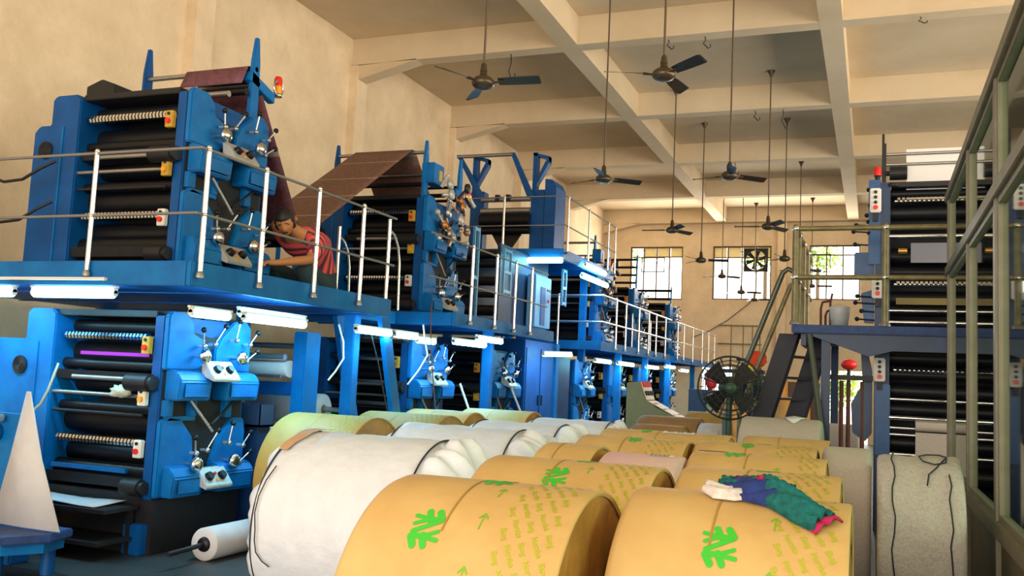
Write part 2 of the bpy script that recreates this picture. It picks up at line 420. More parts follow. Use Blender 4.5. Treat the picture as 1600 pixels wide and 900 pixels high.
def make_unit(label, loc, wide_drive=0., ink=None, top=None, messy=False, base=0.):
    """origin: foot of the operator-side frame; x=0 outer face, body reaches to -1.8"""
    t = thing('printing_unit', label, 'printing press', loc, group='blue printing units')
    # drive side cabinet
    b = MB().prism([(-1.80-wide_drive, 0), (-1.25, 0), (-1.25, 1.56), (-1.30, 1.60), (-1.56, 1.60), (-1.60, 1.56), (-1.60, 1.32), (-1.74-wide_drive, 1.32), (-1.80-wide_drive, 1.26)], 'y', -.04, 1.15)
    k = obj('drive_cabinet', b, blue_d if not wide_drive else blue, t, .012)
    obj('cabinet_edge', MB().bx(-1.44, -1.425, -.052, -.04, .02, 1.3), blue, k)
    v = MB().cyl((-1.63, -.045, 1.08), (-1.63, -.055, 1.08), .085, 24)
    for i in range(5): v.torus((-1.63, -.056, 1.08), .015+.015*i, .004, 'y', 20, 5)
    obj('round_vent', v, dark2, k)
    # back and bay
    obj('bay_back', MB().bx(-1.26, -.14, .55, .60, .0, 1.58), recess, t)
    obj('bay_top', MB().bx(-1.26, -.14, .0, 1.10, 1.545, 1.60), dark2, t, .006)
    obj('bay_base', MB().bx(-1.26, -.14, -.02, .60, .0, .045), dark2, t, .006)
    # rollers
    for y, z, r in ((.22, 1.46, .06), (.30, 1.22, .115), (.12, 1.12, .05), (.34, .95, .10), (.26, .62, .115), (.12, .74, .045), (.30, .33, .10), (.14, .20, .07), (.30, .12, .06)):
        obj('ink_roller', roll_x(MB(), -1.26, -.13, y, z, r), dark, t)
    obj('ink_duct', MB().prism([(.02, .98), (.15, .96), (.10, 1.05), (.0, 1.06)], 'x', -1.24, -.16), dark2, t)
    obj('ink_duct', MB().prism([(.0, .08), (.15, .05), (.10, .16), (-.02, .17)], 'x', -1.24, -.16), dark2, t)
    for z in (1.37, .46): obj('key_roller', coil_roller(-1.20, -.26, .06, z), chrome, t)
    obj('guard_bar', roll_x(MB(), -1.25, -.2, .0, .86, .018, 10), steel, t)
    obj('guard_bar', roll_x(MB(), -1.05, -.2, .02, 1.00, .022, 10), steel, t)
    obj('guard_bar', roll_x(MB(), -1.22, -.2, -.01, .70, .014, 10), dark2, t)
    if ink is not None: obj('ink_line', MB().prism([(.035, .0), (.06, .0), (.06, .02), (.035, .02)], 'x', -1.0, -.22).bx(-1.0, -.22, .03, .05, .0, .03), ink, t).location = (0, 0, 1.20 if ink is magline else .10)
    # operator side frame
    obj('side_frame', MB().bx(-.16, -.05, 0, 1.13, 0, 1.56), blue_d, t, .01)
    obj('side_recess', MB().prism([(.02, .02), (1.1, .02), (1.1, 1.5), (.6, 1.4), (.02, 1.5)], 'x', -.052, -.045), recess, t)
    for L in LOBES: obj('cheek_plate', MB().prism(L, 'x', -.06, 0), blue, t, .012)
    if True:
        for (y0, y1, zb) in BOXES:
            z0 = .84 if zb else .02
            bb = MB().prism([(-.05, z0), (.11, z0), (.13, z0+.17), (.08, z0+.24), (-.05, z0+.27)], 'y', y0, y1)
            hb = obj('housing_box', bb, blue, t, .012)
            obj('box_cover', MB().bx(.128, .136, y0+.05, y1-.05, z0+.03, z0+.15), blue, hb, .004)
    for (a_, c_, d_, e_, x_) in ((.03, .12, .70, .84, .01), (.34, .42, .70, .84, .01), (.80, .90, .68, .86, .01), (.06, .42, .66, .70, .0)):
        obj('mid_bracket', MB().bx(-.06, x_, a_, c_, d_, e_), blue, t, .006)
    obj('throw_off_strut', MB().cyl((.03, .30, .84), (.03, .62, .56), .014, 8), steelw, t)
    obj('throw_off_strut', MB().cyl((.02, .92, .84), (.03, .60, .62), .012, 8), dark2, t)
    for zb in (1.06, .12):
        if messy and zb > 1: continue
        pp = MB().prism([(.06, zb), (.20, zb-.05), (.21, zb-.02), (.09, zb+.13), (.05, zb+.13)], 'y', .38, .74)
        cp = obj('control_panel', pp, panel_m, t, .006)
        for y in (.47, .64):
            obj('dial_knob', MB().cyl((.14, y, zb+.045), (.18, y, zb+.075), .045, 16, .036), dark, cp)
        obj('push_button', MB().cyl((.135, .555, zb+.07), (.155, .555, zb+.085), .015, 10), red, cp)
        obj('push_button', MB().cyl((.165, .555, zb+.015), (.185, .555, zb+.03), .015, 10), amber, cp)
        # hand wheels and levers beside the panel
        for y, z in ((.33, zb+.17), (.84, zb+.17)):
            hw = MB(); hw.cyl((0, y, z), (.13, y, z), .02, 10); hw.lathe([(.10, .0), (.10, .055), (.12, .07), (.15, .06), (.165, .035), (.17, 0)], (0, y, z), 'x', 20)
            obj('hand_wheel', hw, chrome, t)
        for (y, z, dy, dz) in ((.50, zb+.28, .12, .17), (.36, zb+.26, -.04, .14), (.80, zb+.33, .02, .18), (.96, zb+.14, .14, .10), (1.0, zb+.30, .09, .12)):
            lv = MB().cyl((.02, y, z), (.09, y, z), .016, 8).cyl((.08, y, z), (.10, y+dy, z+dz), .008, 8)
            lo = obj('lever', lv, steelw, t)
            obj('lever_knob', MB().ball((.10, y+dy, z+dz), .026, 12), dark, lo)
            obj('lever_hub', MB().ball((.09, y, z), .024, 12), steel, lo)
    if messy:
        rnd = random.Random(3)
        for q in range(44):
            y = rnd.uniform(.05, 1.15); z = rnd.uniform(.92, 1.75); b = MB()
            a = Vector((rnd.uniform(0, .2), y, z)); c_ = a + Vector((rnd.uniform(-.05, .1), rnd.uniform(-.14, .14), rnd.uniform(-.16, .16)))
            b.cyl(a, c_, rnd.uniform(.012, .03), 8); b.ball(c_, rnd.uniform(.02, .045), 8)
            if q % 3 == 0: b.lathe([(-.02, 0), (-.02, .07), (.02, .07), (.02, 0)], c_, 'x', 14)
            obj('ink_linkage', b, [copper, steel, dark2, panel_m][q % 4], t)
    switch_box(t, -.20, -.0, 1.30, yellow, red); switch_box(t, -.18, -.02, .86, yellow if not wide_drive else cream, amber)
    switch_box(t, -.20, -.0, .42, cream, red)
    obj('duct_motor', MB().cyl((-.34, -.06, .98), (-.10, -.06, .98), .075, 18).cyl((-.11, -.06, .98), (-.06, -.06, .98), .062, 18), dark2, t)
    obj('duct_motor', MB().cyl((-.30, -.05, .10), (-.12, -.05, .10), .07, 18).cyl((-.13, -.05, .10), (-.08, -.05, .10), .055, 18), dark2, t)
    if base:
        obj('base_frame', MB().bx(-1.8-wide_drive, -.02, .0, 1.12, -base, -.001), dark2, t)
        for x in (-.16, -1.75): 
            for y in (-.05, 1.0): obj('foot', MB().bx(x-.1, x+.1, y-.02, y+.16, -base, -base+.25), blue_d, t, .01)
        obj('step_plate', MB().bx(-1.25, -.15, -.45, -.0, -base+.12, -base+.15), dark2, t)
    if top:
        z1 = top['z']
        for (x, y) in top['posts']:
            obj('horn_post', MB().prism([(y-.07, 1.45), (y+.07, 1.45), (y+.055, z1-.25), (y+.02, z1), (y-.02, z1), (y-.055, z1-.25)], 'x', x-.02, x+.02), blue_d if x < -1 else blue, t, .006)
        for (y, z, r, m_) in top['bars']:
            obj('turner_bar', roll_x(MB(), top['x0'], top['x1'], y, z, r, 14), m_, t)
        if 'beacon' in top:
            y, z = top['beacon']
            obj('beacon_arm', MB().prism([(y-.42, z-.0), (y-.38, z+.10), (y, z-.02), (y+.0, z-.12)], 'x', -.14, -.06), blue, t, .006)
            bc = obj('beacon_lamp', MB().lathe([(-.03, .0), (-.03, .05), (0, .05), (0, 0)], (-.08, y+.06, z), 'z', 18), chrome, t)
            obj('red_dome', MB().lathe([(.08, .042), (.15, .042), (.18, .03), (.19, 0)], (-.08, y+.06, z), 'z', 18), red, bc)
            obj('amber_dome', MB().lathe([(0, .042), (.08, .042)], (-.08, y+.06, z), 'z', 18), amber, bc)
            obj('lamp_ring', MB().torus((-.05, y+.03, z+.05), .075, .010, 'x', 24, 6), chrome, bc)
    return t

DK = 2.42  # walkway level
RZ = 2.29  # foot of the railing posts, bolted to the side of the edge beam
topA = dict(z=2.38, posts=[(-.08, .93), (-1.42, .93)], x0=-1.44, x1=-.06,
            bars=[(.93, 2.06, .025, steel), (.98, 1.93, .02, steel), (.80, 1.80, .035, dark), (.55, 1.70, .03, steel)], beacon=(1.25, 1.93))
u1 = make_unit('upper printing unit nearest the camera, carrying the red beacon', (-5.60, 6.33, 2.45), ink=yelink, top=topA)
obj('base_skid', MB().bx(-1.8, -.02, -.05, 1.15, -.179, -.001), blue_d, u1)
obj('ink_rail_box', MB().prism([(-1.30, 1.60), (-.95, 1.60), (-.95, 1.70), (-1.12, 1.76), (-1.30, 1.70)], 'y', .05, .4), dark2, u1, .01)
u2 = make_unit('lower printing unit under the nearest walkway, with a magenta ink line and a rag', (-5.60, 6.28, .45), wide_drive=.9, ink=magline, base=.45)
obj('ink_rail', MB().bx(-1.2, -.35, .0, .04, .20, .235), blue, u2)
topB = dict(z=2.36, posts=[(-.1, .10), (-.1, 1.22), (-1.5, .10)], x0=-1.52, x1=-.08,
            bars=[(.10, 2.20, .025, steel), (.35, 1.95, .02, steel), (.55, 1.90, .02, steel), (.2, 1.78, .03, dark), (.7, 1.72, .03, dark), (1.22, 1.95, .022, dark), (1.22, 1.75, .022, dark)], beacon=(1.42, 1.80))
u3 = make_unit('upper printing unit behind the squatting man, side covered in copper-coloured linkages', (-5.60, 10.95, 2.425), ink=yelink, top=topB, messy=True)
tb = obj('terminal_box', MB().bx(-.16, .03, .1, .42, 1.78, 2.06), blue, u3, .01); obj('rating_plate', MB().bx(.031, .036, .26, .36, 1.83, 1.98), yellow, tb)
cab = obj('cable_ladder', MB().bx(-1.92, -1.88, -.62, -.57, -.08, 1.5).bx(-1.92, -1.88, -.22, -.17, -.08, 1.5), blue, u3)
u4 = make_unit('lower printing unit behind the blue ladder', (-5.60, 10.75, .45), base=.45)
u5 = dup(u4, (-5.60, 13.40, .45), 'lower printing unit between the ladder unit and the tall dark blue cabinet')
u6 = dup(u3, (-5.55, 19.05, 2.425), 'upper printing unit beyond the high folder deck, below its two lamps')
topC = dict(z=2.5, posts=[(-.1, .6), (-1.5, .6)], x0=-1.52, x1=-.08, bars=[(.6, z, .03, dark) for z in (1.78, 1.98, 2.18, 2.38)])
u7 = make_unit('upper printing unit with four bare bars, silhouetted against the leftmost far window', (-5.60, 22.6, 2.42), top=topC)
topD = dict(z=2.15, posts=[(-.1, .6), (-1.5, .6)], x0=-1.52, x1=-.08, bars=[(.6, z, .04, dark) for z in (1.78, 2.03)])
u8 = make_unit('farthest upper printing unit, in front of the end wall', (-5.60, 27.0, 2.42), top=topD)
for i, (y, l) in enumerate(((17.75, 'lower printing unit just beyond the dark blue cabinet'), (20.4, 'lower printing unit, second beyond the dark blue cabinet'),
                            (23.2, 'lower printing unit, third beyond the dark blue cabinet'), (26.4, 'farthest lower printing unit, near the end wall'))):
    dup(u4, (-5.60, y+.12, .45), l)

# ================================================================= WALKWAYS
def beam_side(b, x, y0, y1, z0, z1, t=.06): b.bx(x-t, x, y0, y1, z0, z1)
def deck(label, x0, x1, y0, y1, z1, h=.22, legs=(), extra=None, recess_deck=False):
    loc = ((x0+x1)/2, y0, 0 if legs else z1-h); t = thing('walkway_platform', label, 'platform', loc, group='blue press walkways')
    rc = .15 if recess_deck else 0
    obj('deck_plate', MB(loc).bx(x0+.05, x1-.05, y0+.05, y1, z1-.04-rc, z1-rc), blue_d, t)
    obj('edge_beam', MB(loc).bx(x1-.05, x1, y0, y1, z1-h, z1), blue, t, .008)
    obj('front_beam', MB(loc).bx(x0, x1-.05, y0, y0+.05, z1-h, z1), blue, t, .008)
    j = MB(loc); y = y0+.7
    while y < y1-.2: j.bx(x0, x1-.06, y-.03, y+.03, z1-.15-(.05 if rc else 0), z1-.041-rc); y += 1.1
    obj('joists', j, blue_d, t)
    for (x, y) in legs: obj('support_column', MB(loc).bx(x-.07, x+.07, y-.07, y+.07, 0, z1-.05), blue, t, .01)
    if extra:
        for (x, y) in extra:
            obj('gusset', MB(loc).prism([(y, z1-h-.26), (y+.05, z1-h-.26), (y+.35, z1-h), (y, z1-h)], 'x', x-.03, x), blue, t)
    return t
deck('nearest blue walkway, carrying the upper unit and the squatting man', -8.9, -5.0, 5.80, 9.05, DK, .20, [(-8.8, 8.8), (-5.42, 8.95)], recess_deck=True)
deck('blue walkway around the copper-coloured unit, past the ladder', -7.5, -5.0, 10.75, 14.7, DK, .17, [(-7.4, 12.4), (-5.3, 12.6)])
deck('short blue bridge between the first two walkways', -7.5, -5.85, 9.07, 10.73, DK-.01, .16, [(-7.4, 9.6)])
deck('high blue folder deck with a lamp under its front edge', -7.5, -5.15, 15.45, 18.9, 3.95, .2, [(-7.4, 15.6), (-7.4, 18.7), (-5.75, 18.75)])
deck('blue walkway beyond the high folder deck', -7.5, -5.0, 17.6, 24.3, DK, .18, [(-7.4, 17.8), (-5.25, 19.9), (-5.25, 22.5)])
deck('farthest blue walkway, ending near the end wall', -7.5, -5.0, 25.0, 31.6, DK, .18, [(-7.4, 26), (-5.25, 25.2), (-5.25, 29)])

def railing(label, pts, posts, z0, h=1.05, rp=.021, rr=.013, group=None, m_post=None, m_rail=None, drop=0):
    """pts: corner points (x, y) of the rails; posts: (x, y) of each upright"""
    loc = (pts[0][0], pts[0][1], z0-drop); t = thing('guard_railing', label, 'railing', loc, group=group or 'railings of the walkways')
    for k in (1.0, .5):
        b = MB(loc)
        for a, c in zip(pts[:-1], pts[1:]): b.cyl((*a, z0+h*k-.02), (*c, z0+h*k-.02), rr, 10)
        for p in pts[1:-1]: b.ball((*p, z0+h*k-.02), rr*1.02, 10)
        obj('top_rail' if k == 1 else 'mid_rail', b, m_rail or grey_rail, t)
    for (x, y) in posts:
        b = MB(loc).cyl((x, y, z0-drop), (x, y, z0+h), rp, 14); b.ball((x, y, z0+h), rp, 10)
        p = obj('post', b, m_post or steelw, t)
        obj('post_foot', MB(loc).lathe([(0, rp*1.7), (.03, rp*1.5), (.05, rp)], (x, y, z0-drop), 'z', 14), steel, p)
        for k in (1.0, .5): obj('rail_clamp', MB(loc).ball((x, y, z0+h*k-.02), rp*1.25, 10), chrome, p)
    return t
railing('railing round the corner of the nearest walkway', [(-9.0, 5.77), (-4.97, 5.77), (-4.97, 9.0)],
        [(-7.9, 5.77), (-6.05, 5.77), (-4.97, 5.86), (-4.97, 6.62), (-4.97, 7.46), (-4.97, 8.30)], RZ)
railing('railing along the walkway beside the copper-coloured unit', [(-4.97, 9.9), (-4.97, 14.2)], [(-4.97, y) for y in (11.15, 12.0, 12.75, 13.45)], RZ)
railing('railing round the front and side of the high folder deck', [(-7.4, 15.42), (-5.12, 15.42), (-5.12, 18.9)],
        [(-6.3, 15.42), (-5.12, 15.6), (-5.12, 16.9), (-5.12, 18.3), (-5.12, 18.85)], 3.86)
railing('railing on the walkway beyond the high folder deck', [(-6.6, 17.57), (-4.97, 17.57), (-4.97, 24.2)], [(-4.97, y) for y in (18.6, 19.4, 20.6, 21.6, 22.4, 23.5)] + [(-5.9, 17.57), (-5.6, 22.5)], RZ, rr=.02, m_rail=steelw)
railing('railing on the farthest blue walkway', [(-6.4, 24.97), (-4.97, 24.97), (-4.97, 31.5)], [(-4.97, y) for y in (25.1, 26.0, 27.4, 29.0, 30.2, 31.4)] + [(-5.7, 24.97)], RZ, rr=.02, m_rail=steelw)
railing('thin dark railing at the very end of the walkways, against the end wall', [(-4.95, 31.9), (-3.5, 31.9)], [(-4.5, 31.9), (-4.1, 31.9), (-3.8, 31.9), (-3.55, 31.9)], 2.5, 1.25, .018, .025, m_post=olive_pipe, m_rail=olive_pipe, drop=.25)
sh = thing('wall_shelf_beam', 'blue shelf carrying the thin railing at the end wall', 'platform', (-4.2, 31.95, 2.13)); obj('beam', MB((-4.2, 31.95, 2.13)).bx(-4.98, -3.4, 31.7, 32.3, 2.13, 2.25), blue_n, sh)

# pair of curved handrails at the ladder head
for (x, y, l) in ((-5.05, 9.35, 'curved steel handrail at the ladder head, next to the railing'), (-5.95, 9.4, 'curved steel handrail at the ladder head, near the rollers')):
    t = thing('ladder_handrail', l, 'handrail', (x, y if x < -5.5 else 9.0, DK-.1))
    obj('post', MB((0, 0, 0)).cyl((0, 0, 0), (0, 0, 1.0), .02, 12), steelw, t)
    obj('bent_tube', MB().tube([(0, 0, .88), (0, .12, .84), (0, .22, .72), (0, .27, .55), (0, .30, 0)], .014, 8), steelw, t)
# ship ladder
def ship_ladder(label, top, bot, wx, wy, m_str, m_tr, n, ds, group=None, tread_d=.16):
    loc = (bot[0], bot[1], 0); t = thing('steel_ladder', label, 'ladder', loc)
    top = Vector(top); bot = Vector(bot); W_ = Vector((wx, wy, 0))
    d = (top-bot); hdir = Vector((d.x, d.y, 0)).normalized(); side = W_.normalized()*.03
    for k in (0, 1):
        o1 = W_*k; a = bot+o1; c_ = top+o1; e = hdir*ds
        obj('stringer', MB(loc).add([a-e-side, a+e-side, c_+e-side, c_-e-side, a-e+side, a+e+side, c_+e+side, c_-e+side],
            [(0,1,2,3),(7,6,5,4),(0,4,5,1),(1,5,6,2),(2,6,7,3),(3,7,4,0)]), m_str, t)
    for i in range(n):
        p = bot + d*((i+1)/(n+1)); q = p+W_; e = hdir*tread_d*.5
        obj('tread', MB(loc).add([p-e, p+e, q+e, q-e] + [v+Vector((0, 0, -.03)) for v in (p-e, p+e, q+e, q-e)],
            [(0,1,2,3),(7,6,5,4),(0,4,5,1),(1,5,6,2),(2,6,7,3),(3,7,4,0)]), m_tr, t)
    return t
ship_ladder('blue ladder leading down beside the reels from the nearest walkway', (-5.72, 9.12, 2.28), (-5.72, 9.95, 0), .58, 0, blue, dark2, 8, .09)

# ================================================================= TUBE LAMPS
def tube_light(label, a, b_, cat='lamp', r=.036, drop=True):
    a = Vector(a); b_ = Vector(b_); loc = tuple((a+b_)/2); t = thing('tube_light', label, cat, loc, group='tube lamps under the walkways')
    d = (b_-a).normalized(); L = (b_-a).length; up = Vector((0, 0, 1)); s_ = d.cross(up).normalized()
    vs = []
    for p in (a-d*.03, b_+d*.03):
        for (q, z) in ((-.016, r+.002), (.016, r+.002), (.014, r+.02), (-.014, r+.02)): vs.append(p+s_*q+up*z)
    obj('fixture', MB(loc).add(vs, [(0,1,2,3),(7,6,5,4),(0,4,5,1),(1,5,6,2),(2,6,7,3),(3,7,4,0)]), cream, t)
    obj('tube', MB(loc).cyl(a+d*.02, b_-d*.02, r, 12), tube_m, t)
    for p in (a, b_):
        e = d if p is a else -d
        obj('lamp_holder', MB(loc).cyl(p-e*.012, p+e*.018, .026, 12).add([p+s_*x_+up*z_+e*y_ for y_ in (-.012, .018) for x_, z_ in ((-.02, 0), (.02, 0), (.02, .05), (-.02, .05))], [(0,1,2,3),(7,6,5,4),(0,4,5,1),(1,5,6,2),(2,6,7,3),(3,7,4,0)]), cream, t)
    ldt = bpy.data.lights.new('tube_glow', 'AREA'); ldt.shape = 'RECTANGLE'; ldt.size = L; ldt.size_y = .05; ldt.energy = LAMP_W*L; ldt.color = (.26, .74, 1.0)
    lo = bpy.data.objects.new('tube_glow', ldt); C.objects.link(lo); lo.parent = t
    xq = d; zq = up; yq = zq.cross(xq)
    lo.matrix_local = Matrix(((xq.x, yq.x, zq.x, 0), (xq.y, yq.y, zq.y, 0), (xq.z, yq.z, zq.z, -r-.01), (0, 0, 0, 1)))
    return t
LAMP_W = 12
tube_light('tube lamp under the front edge of the nearest walkway, second from the left frame edge', (-6.72, 5.86, 2.155), (-5.82, 5.86, 2.155), r=.042)
tube_light('tube lamp under the nearest walkway, cut by the left edge of the photo', (-8.1, 5.86, 2.155), (-6.95, 5.86, 2.155), r=.042)
L_ = [((-5.1, 5.95, 2.02), (-5.1, 6.42, 2.02), 'short tube lamp under the walkway corner, above the lower unit'),
      ((-5.1, 6.62, 2.03), (-5.1, 7.55, 2.03), 'long tube lamp under the nearest walkway, lower of the bright pair'),
      ((-5.25, 6.75, 2.08), (-5.25, 7.75, 2.08), 'long tube lamp under the nearest walkway, upper of the bright pair'),
      ((-5.1, 8.5, 2.05), (-5.1, 9.25, 2.05), 'tube lamp over the blue ladder head'),
      ((-5.1, 9.35, 2.05), (-5.1, 9.9, 2.05), 'tube lamp just behind the blue ladder'),
      ((-5.3, 10.3, 2.03), (-5.3, 10.8, 2.03), 'small tube lamp at the start of the second walkway'),
      ((-5.1, 10.95, 2.05), (-5.1, 12.0, 2.05), 'tube lamp under the second walkway, left of its pair'),
      ((-5.05, 11.6, 2.13), (-5.05, 12.5, 2.13), 'tube lamp under the second walkway, right of its pair'),
      ((-5.1, 14.5, 2.03), (-5.1, 16.0, 2.08), 'tube lamp over the dark blue cabinet'),
      ((-5.1, 17.6, 2.03), (-5.1, 18.7, 2.03), 'tube lamp first beyond the dark blue cabinet'),
      ((-5.1, 19.3, 2.03), (-5.1, 20.7, 2.03), 'tube lamp second beyond the dark blue cabinet'),
      ((-5.1, 22.0, 2.03), (-5.1, 23.3, 2.03), 'tube lamp third beyond the dark blue cabinet'),
      ((-5.1, 24.2, 2.1), (-5.1, 25.4, 2.1), 'tube lamp fourth beyond the dark blue cabinet'),
      ((-5.1, 26.2, 2.05), (-5.1, 27.4, 2.05), 'tube lamp fifth beyond the dark blue cabinet'),
      ((-5.1, 30.0, 2.05), (-5.1, 31.0, 2.05), 'farthest tube lamp, under the end of the last walkway')]
for a, b_, l in L_: tube_light(l, a, b_)
tube_light('tube lamp under the front edge of the high folder deck', (-5.85, 15.38, 3.72), (-5.12, 15.38, 3.72), r=.045)
tube_light('tube lamp under the side of the high folder deck, upper of two', (-5.08, 16.6, 3.80), (-5.08, 18.0, 3.80), r=.045)
tube_light('tube lamp under the side of the high folder deck, lower of two', (-5.2, 16.8, 3.62), (-5.2, 18.6, 3.62), r=.045)
cs = thing('cable_strip', 'white cable strip along the front beam above the tube lamps', 'cable', (-6.9, 5.78, 2.2)); obj('strip', MB((-6.9, 5.78, 2.2)).bx(-7.9, -5.85, 5.765, 5.799, 2.255, 2.28), cream, cs)
cs.location.z = 2.2

# ================================================================= WEBS OF PAPER
def web(label, pts, x0a, x1a, m_, name='paper_web', n=8, sag=0., xs_=None, cat='paper web'):
    rows = []
    for i, (y, z) in enumerate(pts):
        xa, xb = (x0a, x1a) if xs_ is None else xs_[i]
        rows.append([(xa+(xb-xa)*j/6, y, z) for j in range(7)])
    loc = (x0a, pts[0][0], min(p[1] for p in pts)); o = obj(name, MB(loc).sheet(rows, .004), m_); o.location = loc
    return tag(o, label, cat)
def line(p, q, n=8, sag=0.): return [(p[0]+(q[0]-p[0])*i/n, p[1]+(q[1]-p[1])*i/n-sag*math.sin(PI*i/n)) for i in range(n+1)]
web('purple-brown printed web sloping down from the nearest upper unit to behind the man', line((7.10, 4.33), (7.18, 4.52), 2) + line((7.27, 4.55), (8.30, 2.97), 8), -6.45, -5.70, printed2)
web('brown printed web rising from behind the man to the top of the copper-coloured unit', line((8.45, 2.97), (11.02, 4.66), 10) + line((11.1, 4.66), (11.70, 4.06), 5), -6.8, -5.9, printed)
t = thing('turning_roller', 'dark turning roller at the low point of the printed web', 'roller', (-6.2, 8.38, DK-.15))
obj('roller', MB().cyl((-.75, 0, .70), (.60, 0, .70), .055, 16), dark, t)
for x in (-.78, .60): obj('roller_stand', MB().bx(x-.03, x+.03, -.05, .05, -.0, .78), blue_d, t, .006)
# triangular former sheet at the lower left, and the sheets lying under the near unit
loc = (-5.9, 5.3, .28)
o = obj('triangular_web', MB(loc).sheet([[(-6.07, 5.32, 1.34), (-6.05, 5.32, 1.34), (-6.03, 5.32, 1.34)], [(-6.14, 5.29, .85), (-6.0, 5.28, .85), (-5.82, 5.29, .85)], [(-6.22, 5.25, .345), (-5.9, 5.24, .34), (-5.53, 5.25, .338)]], .006), newsp); o.location = loc
tag(o, 'pale triangular paper sheet folding down beside the lower left blue panel', 'paper web')
loc = (-6.3, 6.0, .57)
o = obj('paper_sheet', MB(loc).sheet([[(-6.75+x*.17, 5.92+y*.14, .42+.01*math.sin(x+y)) for x in range(6)] for y in range(4)], .005), newsp); o.location = (-6.3, 6.0, .60-.03)
tag(o, 'flat pale sheet of paper in front of the base of the near lower unit', 'paper sheet')
st = thing('sheet_tray', 'dark tray under the flat pale sheet at the near lower unit', 'tray', (-6.3, 6.0, 0)); obj('tray_top', MB().bx(-.5, .55, -.12, .26, .37, .40), dark2, st)
for x in (-.45, .5): obj('leg', MB().bx(x-.02, x+.02, .2, .24, 0, .37), dark2, st)

# ================================================================= LOWER LEFT FURNITURE
t = thing('step_table', 'low blue steel step table in the bottom left corner', 'step', (-6.15, 5.05, 0))
obj('top_plate', MB().prism([(-.9, -.15), (.45, -.15), (.60, .15), (.52, .42), (-.9, .42)], 'z', .27, .33), blue_deck, t, .01)
obj('skirt', MB().prism([(-.85, -.1), (.4, -.1), (.54, .14), (.48, .38), (-.85, .38)], 'z', .19, .27), blue, t)
for (x, y) in ((-.7, -.05), (.3, -.05), (.42, .3), (-.7, .3)): obj('foot', MB().cyl((x, y, 0), (x, y, .2), .05, 12), blue_d, t)
t = thing('former_frame', 'blue steel column beside the triangular sheet at the lower left', 'press frame', (-6.6, 5.5, 0))
obj('column', MB().bx(-.55, .38, -.06, .06, .30, 1.15), blue, t, .012)
obj('column_base', MB().bx(-.6, .42, -.1, .1, 0, .30), blue_d, t, .012)
obj('bearing', MB().cyl((.12, -.06, 1.0), (.12, -.14, 1.0), .07, 18).cyl((.12, -.14, 1.0), (.12, -.16, 1.0), .03, 12), blue_d, t)
obj('shaft', MB().cyl((-.6, -.12, 1.08), (.22, -.12, 1.12), .03, 12), steel, t)
t = thing('air_hose', 'pale curved hose hanging off the near lower unit beside the triangular sheet', 'hose', (-6.62, 6.1, 1.2))
obj('hose', MB().tube([(0, 0, .36), (-.01, -.03, .25), (-.05, -.04, .12), (-.12, -.04, .0), (-.22, -.03, -.07)], .012, 8), mat('hose_pale', (.40, .45, .36), .5), t)
for z, l in ((.55, 'upper'), (.18, 'lower')):
    t = thing('cable_loop', l + ' dark cable loop hanging beside the nearest upper drive cabinet', 'cable', (-7.6, 6.15, DK+z+.3))
    obj('cable', MB().tube([(-.18, -.22, .05), (.05, -.2, -.04), (.25, -.17, -.10), (.45, -.15, -.08), (.62, -.12, .02), (.72, -.05, .10)], .014, 8), dark2, t)
t = thing('valve_stand', 'rusty valve stand with pipes left of the nearest upper drive cabinet', 'pipe stand', (-7.72, 5.95, DK-.15))
for dx in (0, .06, -.09): obj('pipe', MB().cyl((dx-.03, 0, 0), (dx+.06, 0, .82), .013, 8), rust, t)
obj('valve', MB().cyl((-.02, 0, .78), (.14, 0, .80), .03, 10).cyl((.05, 0, .80), (.05, 0, .92), .012, 8).bx(.0, .12, -.01, .01, .90, .92), dark2, t)
obj('valve', MB().cyl((-.10, 0, .36), (.06, 0, .37), .035, 10), dark2, t)
# rag on the near lower unit
def blob(name, label, cat, loc, m_, sx, sy, sz, seed=1, amp=.25, n=20):
    b = MB().ball((0, 0, 0), 1., n, (sx, sy, sz)); rnd = random.Random(seed)
    ks = [(rnd.uniform(3, 9), rnd.uniform(3, 9), rnd.uniform(3, 9), rnd.uniform(0, 6)) for _ in range(4)]
    b.v = [tuple(c*(1+amp*sum(math.sin(k[0]*x/sx+k[1]*y/sy+k[2]*z/sz+k[3]) for k in ks)/4) for c in (x, y, z)) for x, y, z in b.v]
    o = obj(name, b, m_); o.location = loc
    return tag(o, label, cat)
blob('rag', 'pale crumpled rag lying on the bar of the near lower unit', 'rag', (-6.02, 6.23, 1.345), ragm, .11, .05, .055, 2, .3)
# small newsprint reel with black core on the floor
t = thing('core_reel', 'small white paper reel with a black core on the floor beside the near lower unit', 'paper reel', (-5.12, 6.35, 0))
obj('paper', MB().lathe([(0, .062), (0, .13), (.01, .135), (1.3, .135), (1.3, .06)], (0, 0, .135), 'y', 32), newsp, t)
obj('core', MB().lathe([(-.02, .0), (-.02, .055), (0, .062), (.02, .062)], (0, 0, .135), 'y', 24), dark, t)
obj('shaft', MB().cyl((0, -.42, .12), (0, 0, .135), .02, 10), dark2, t)

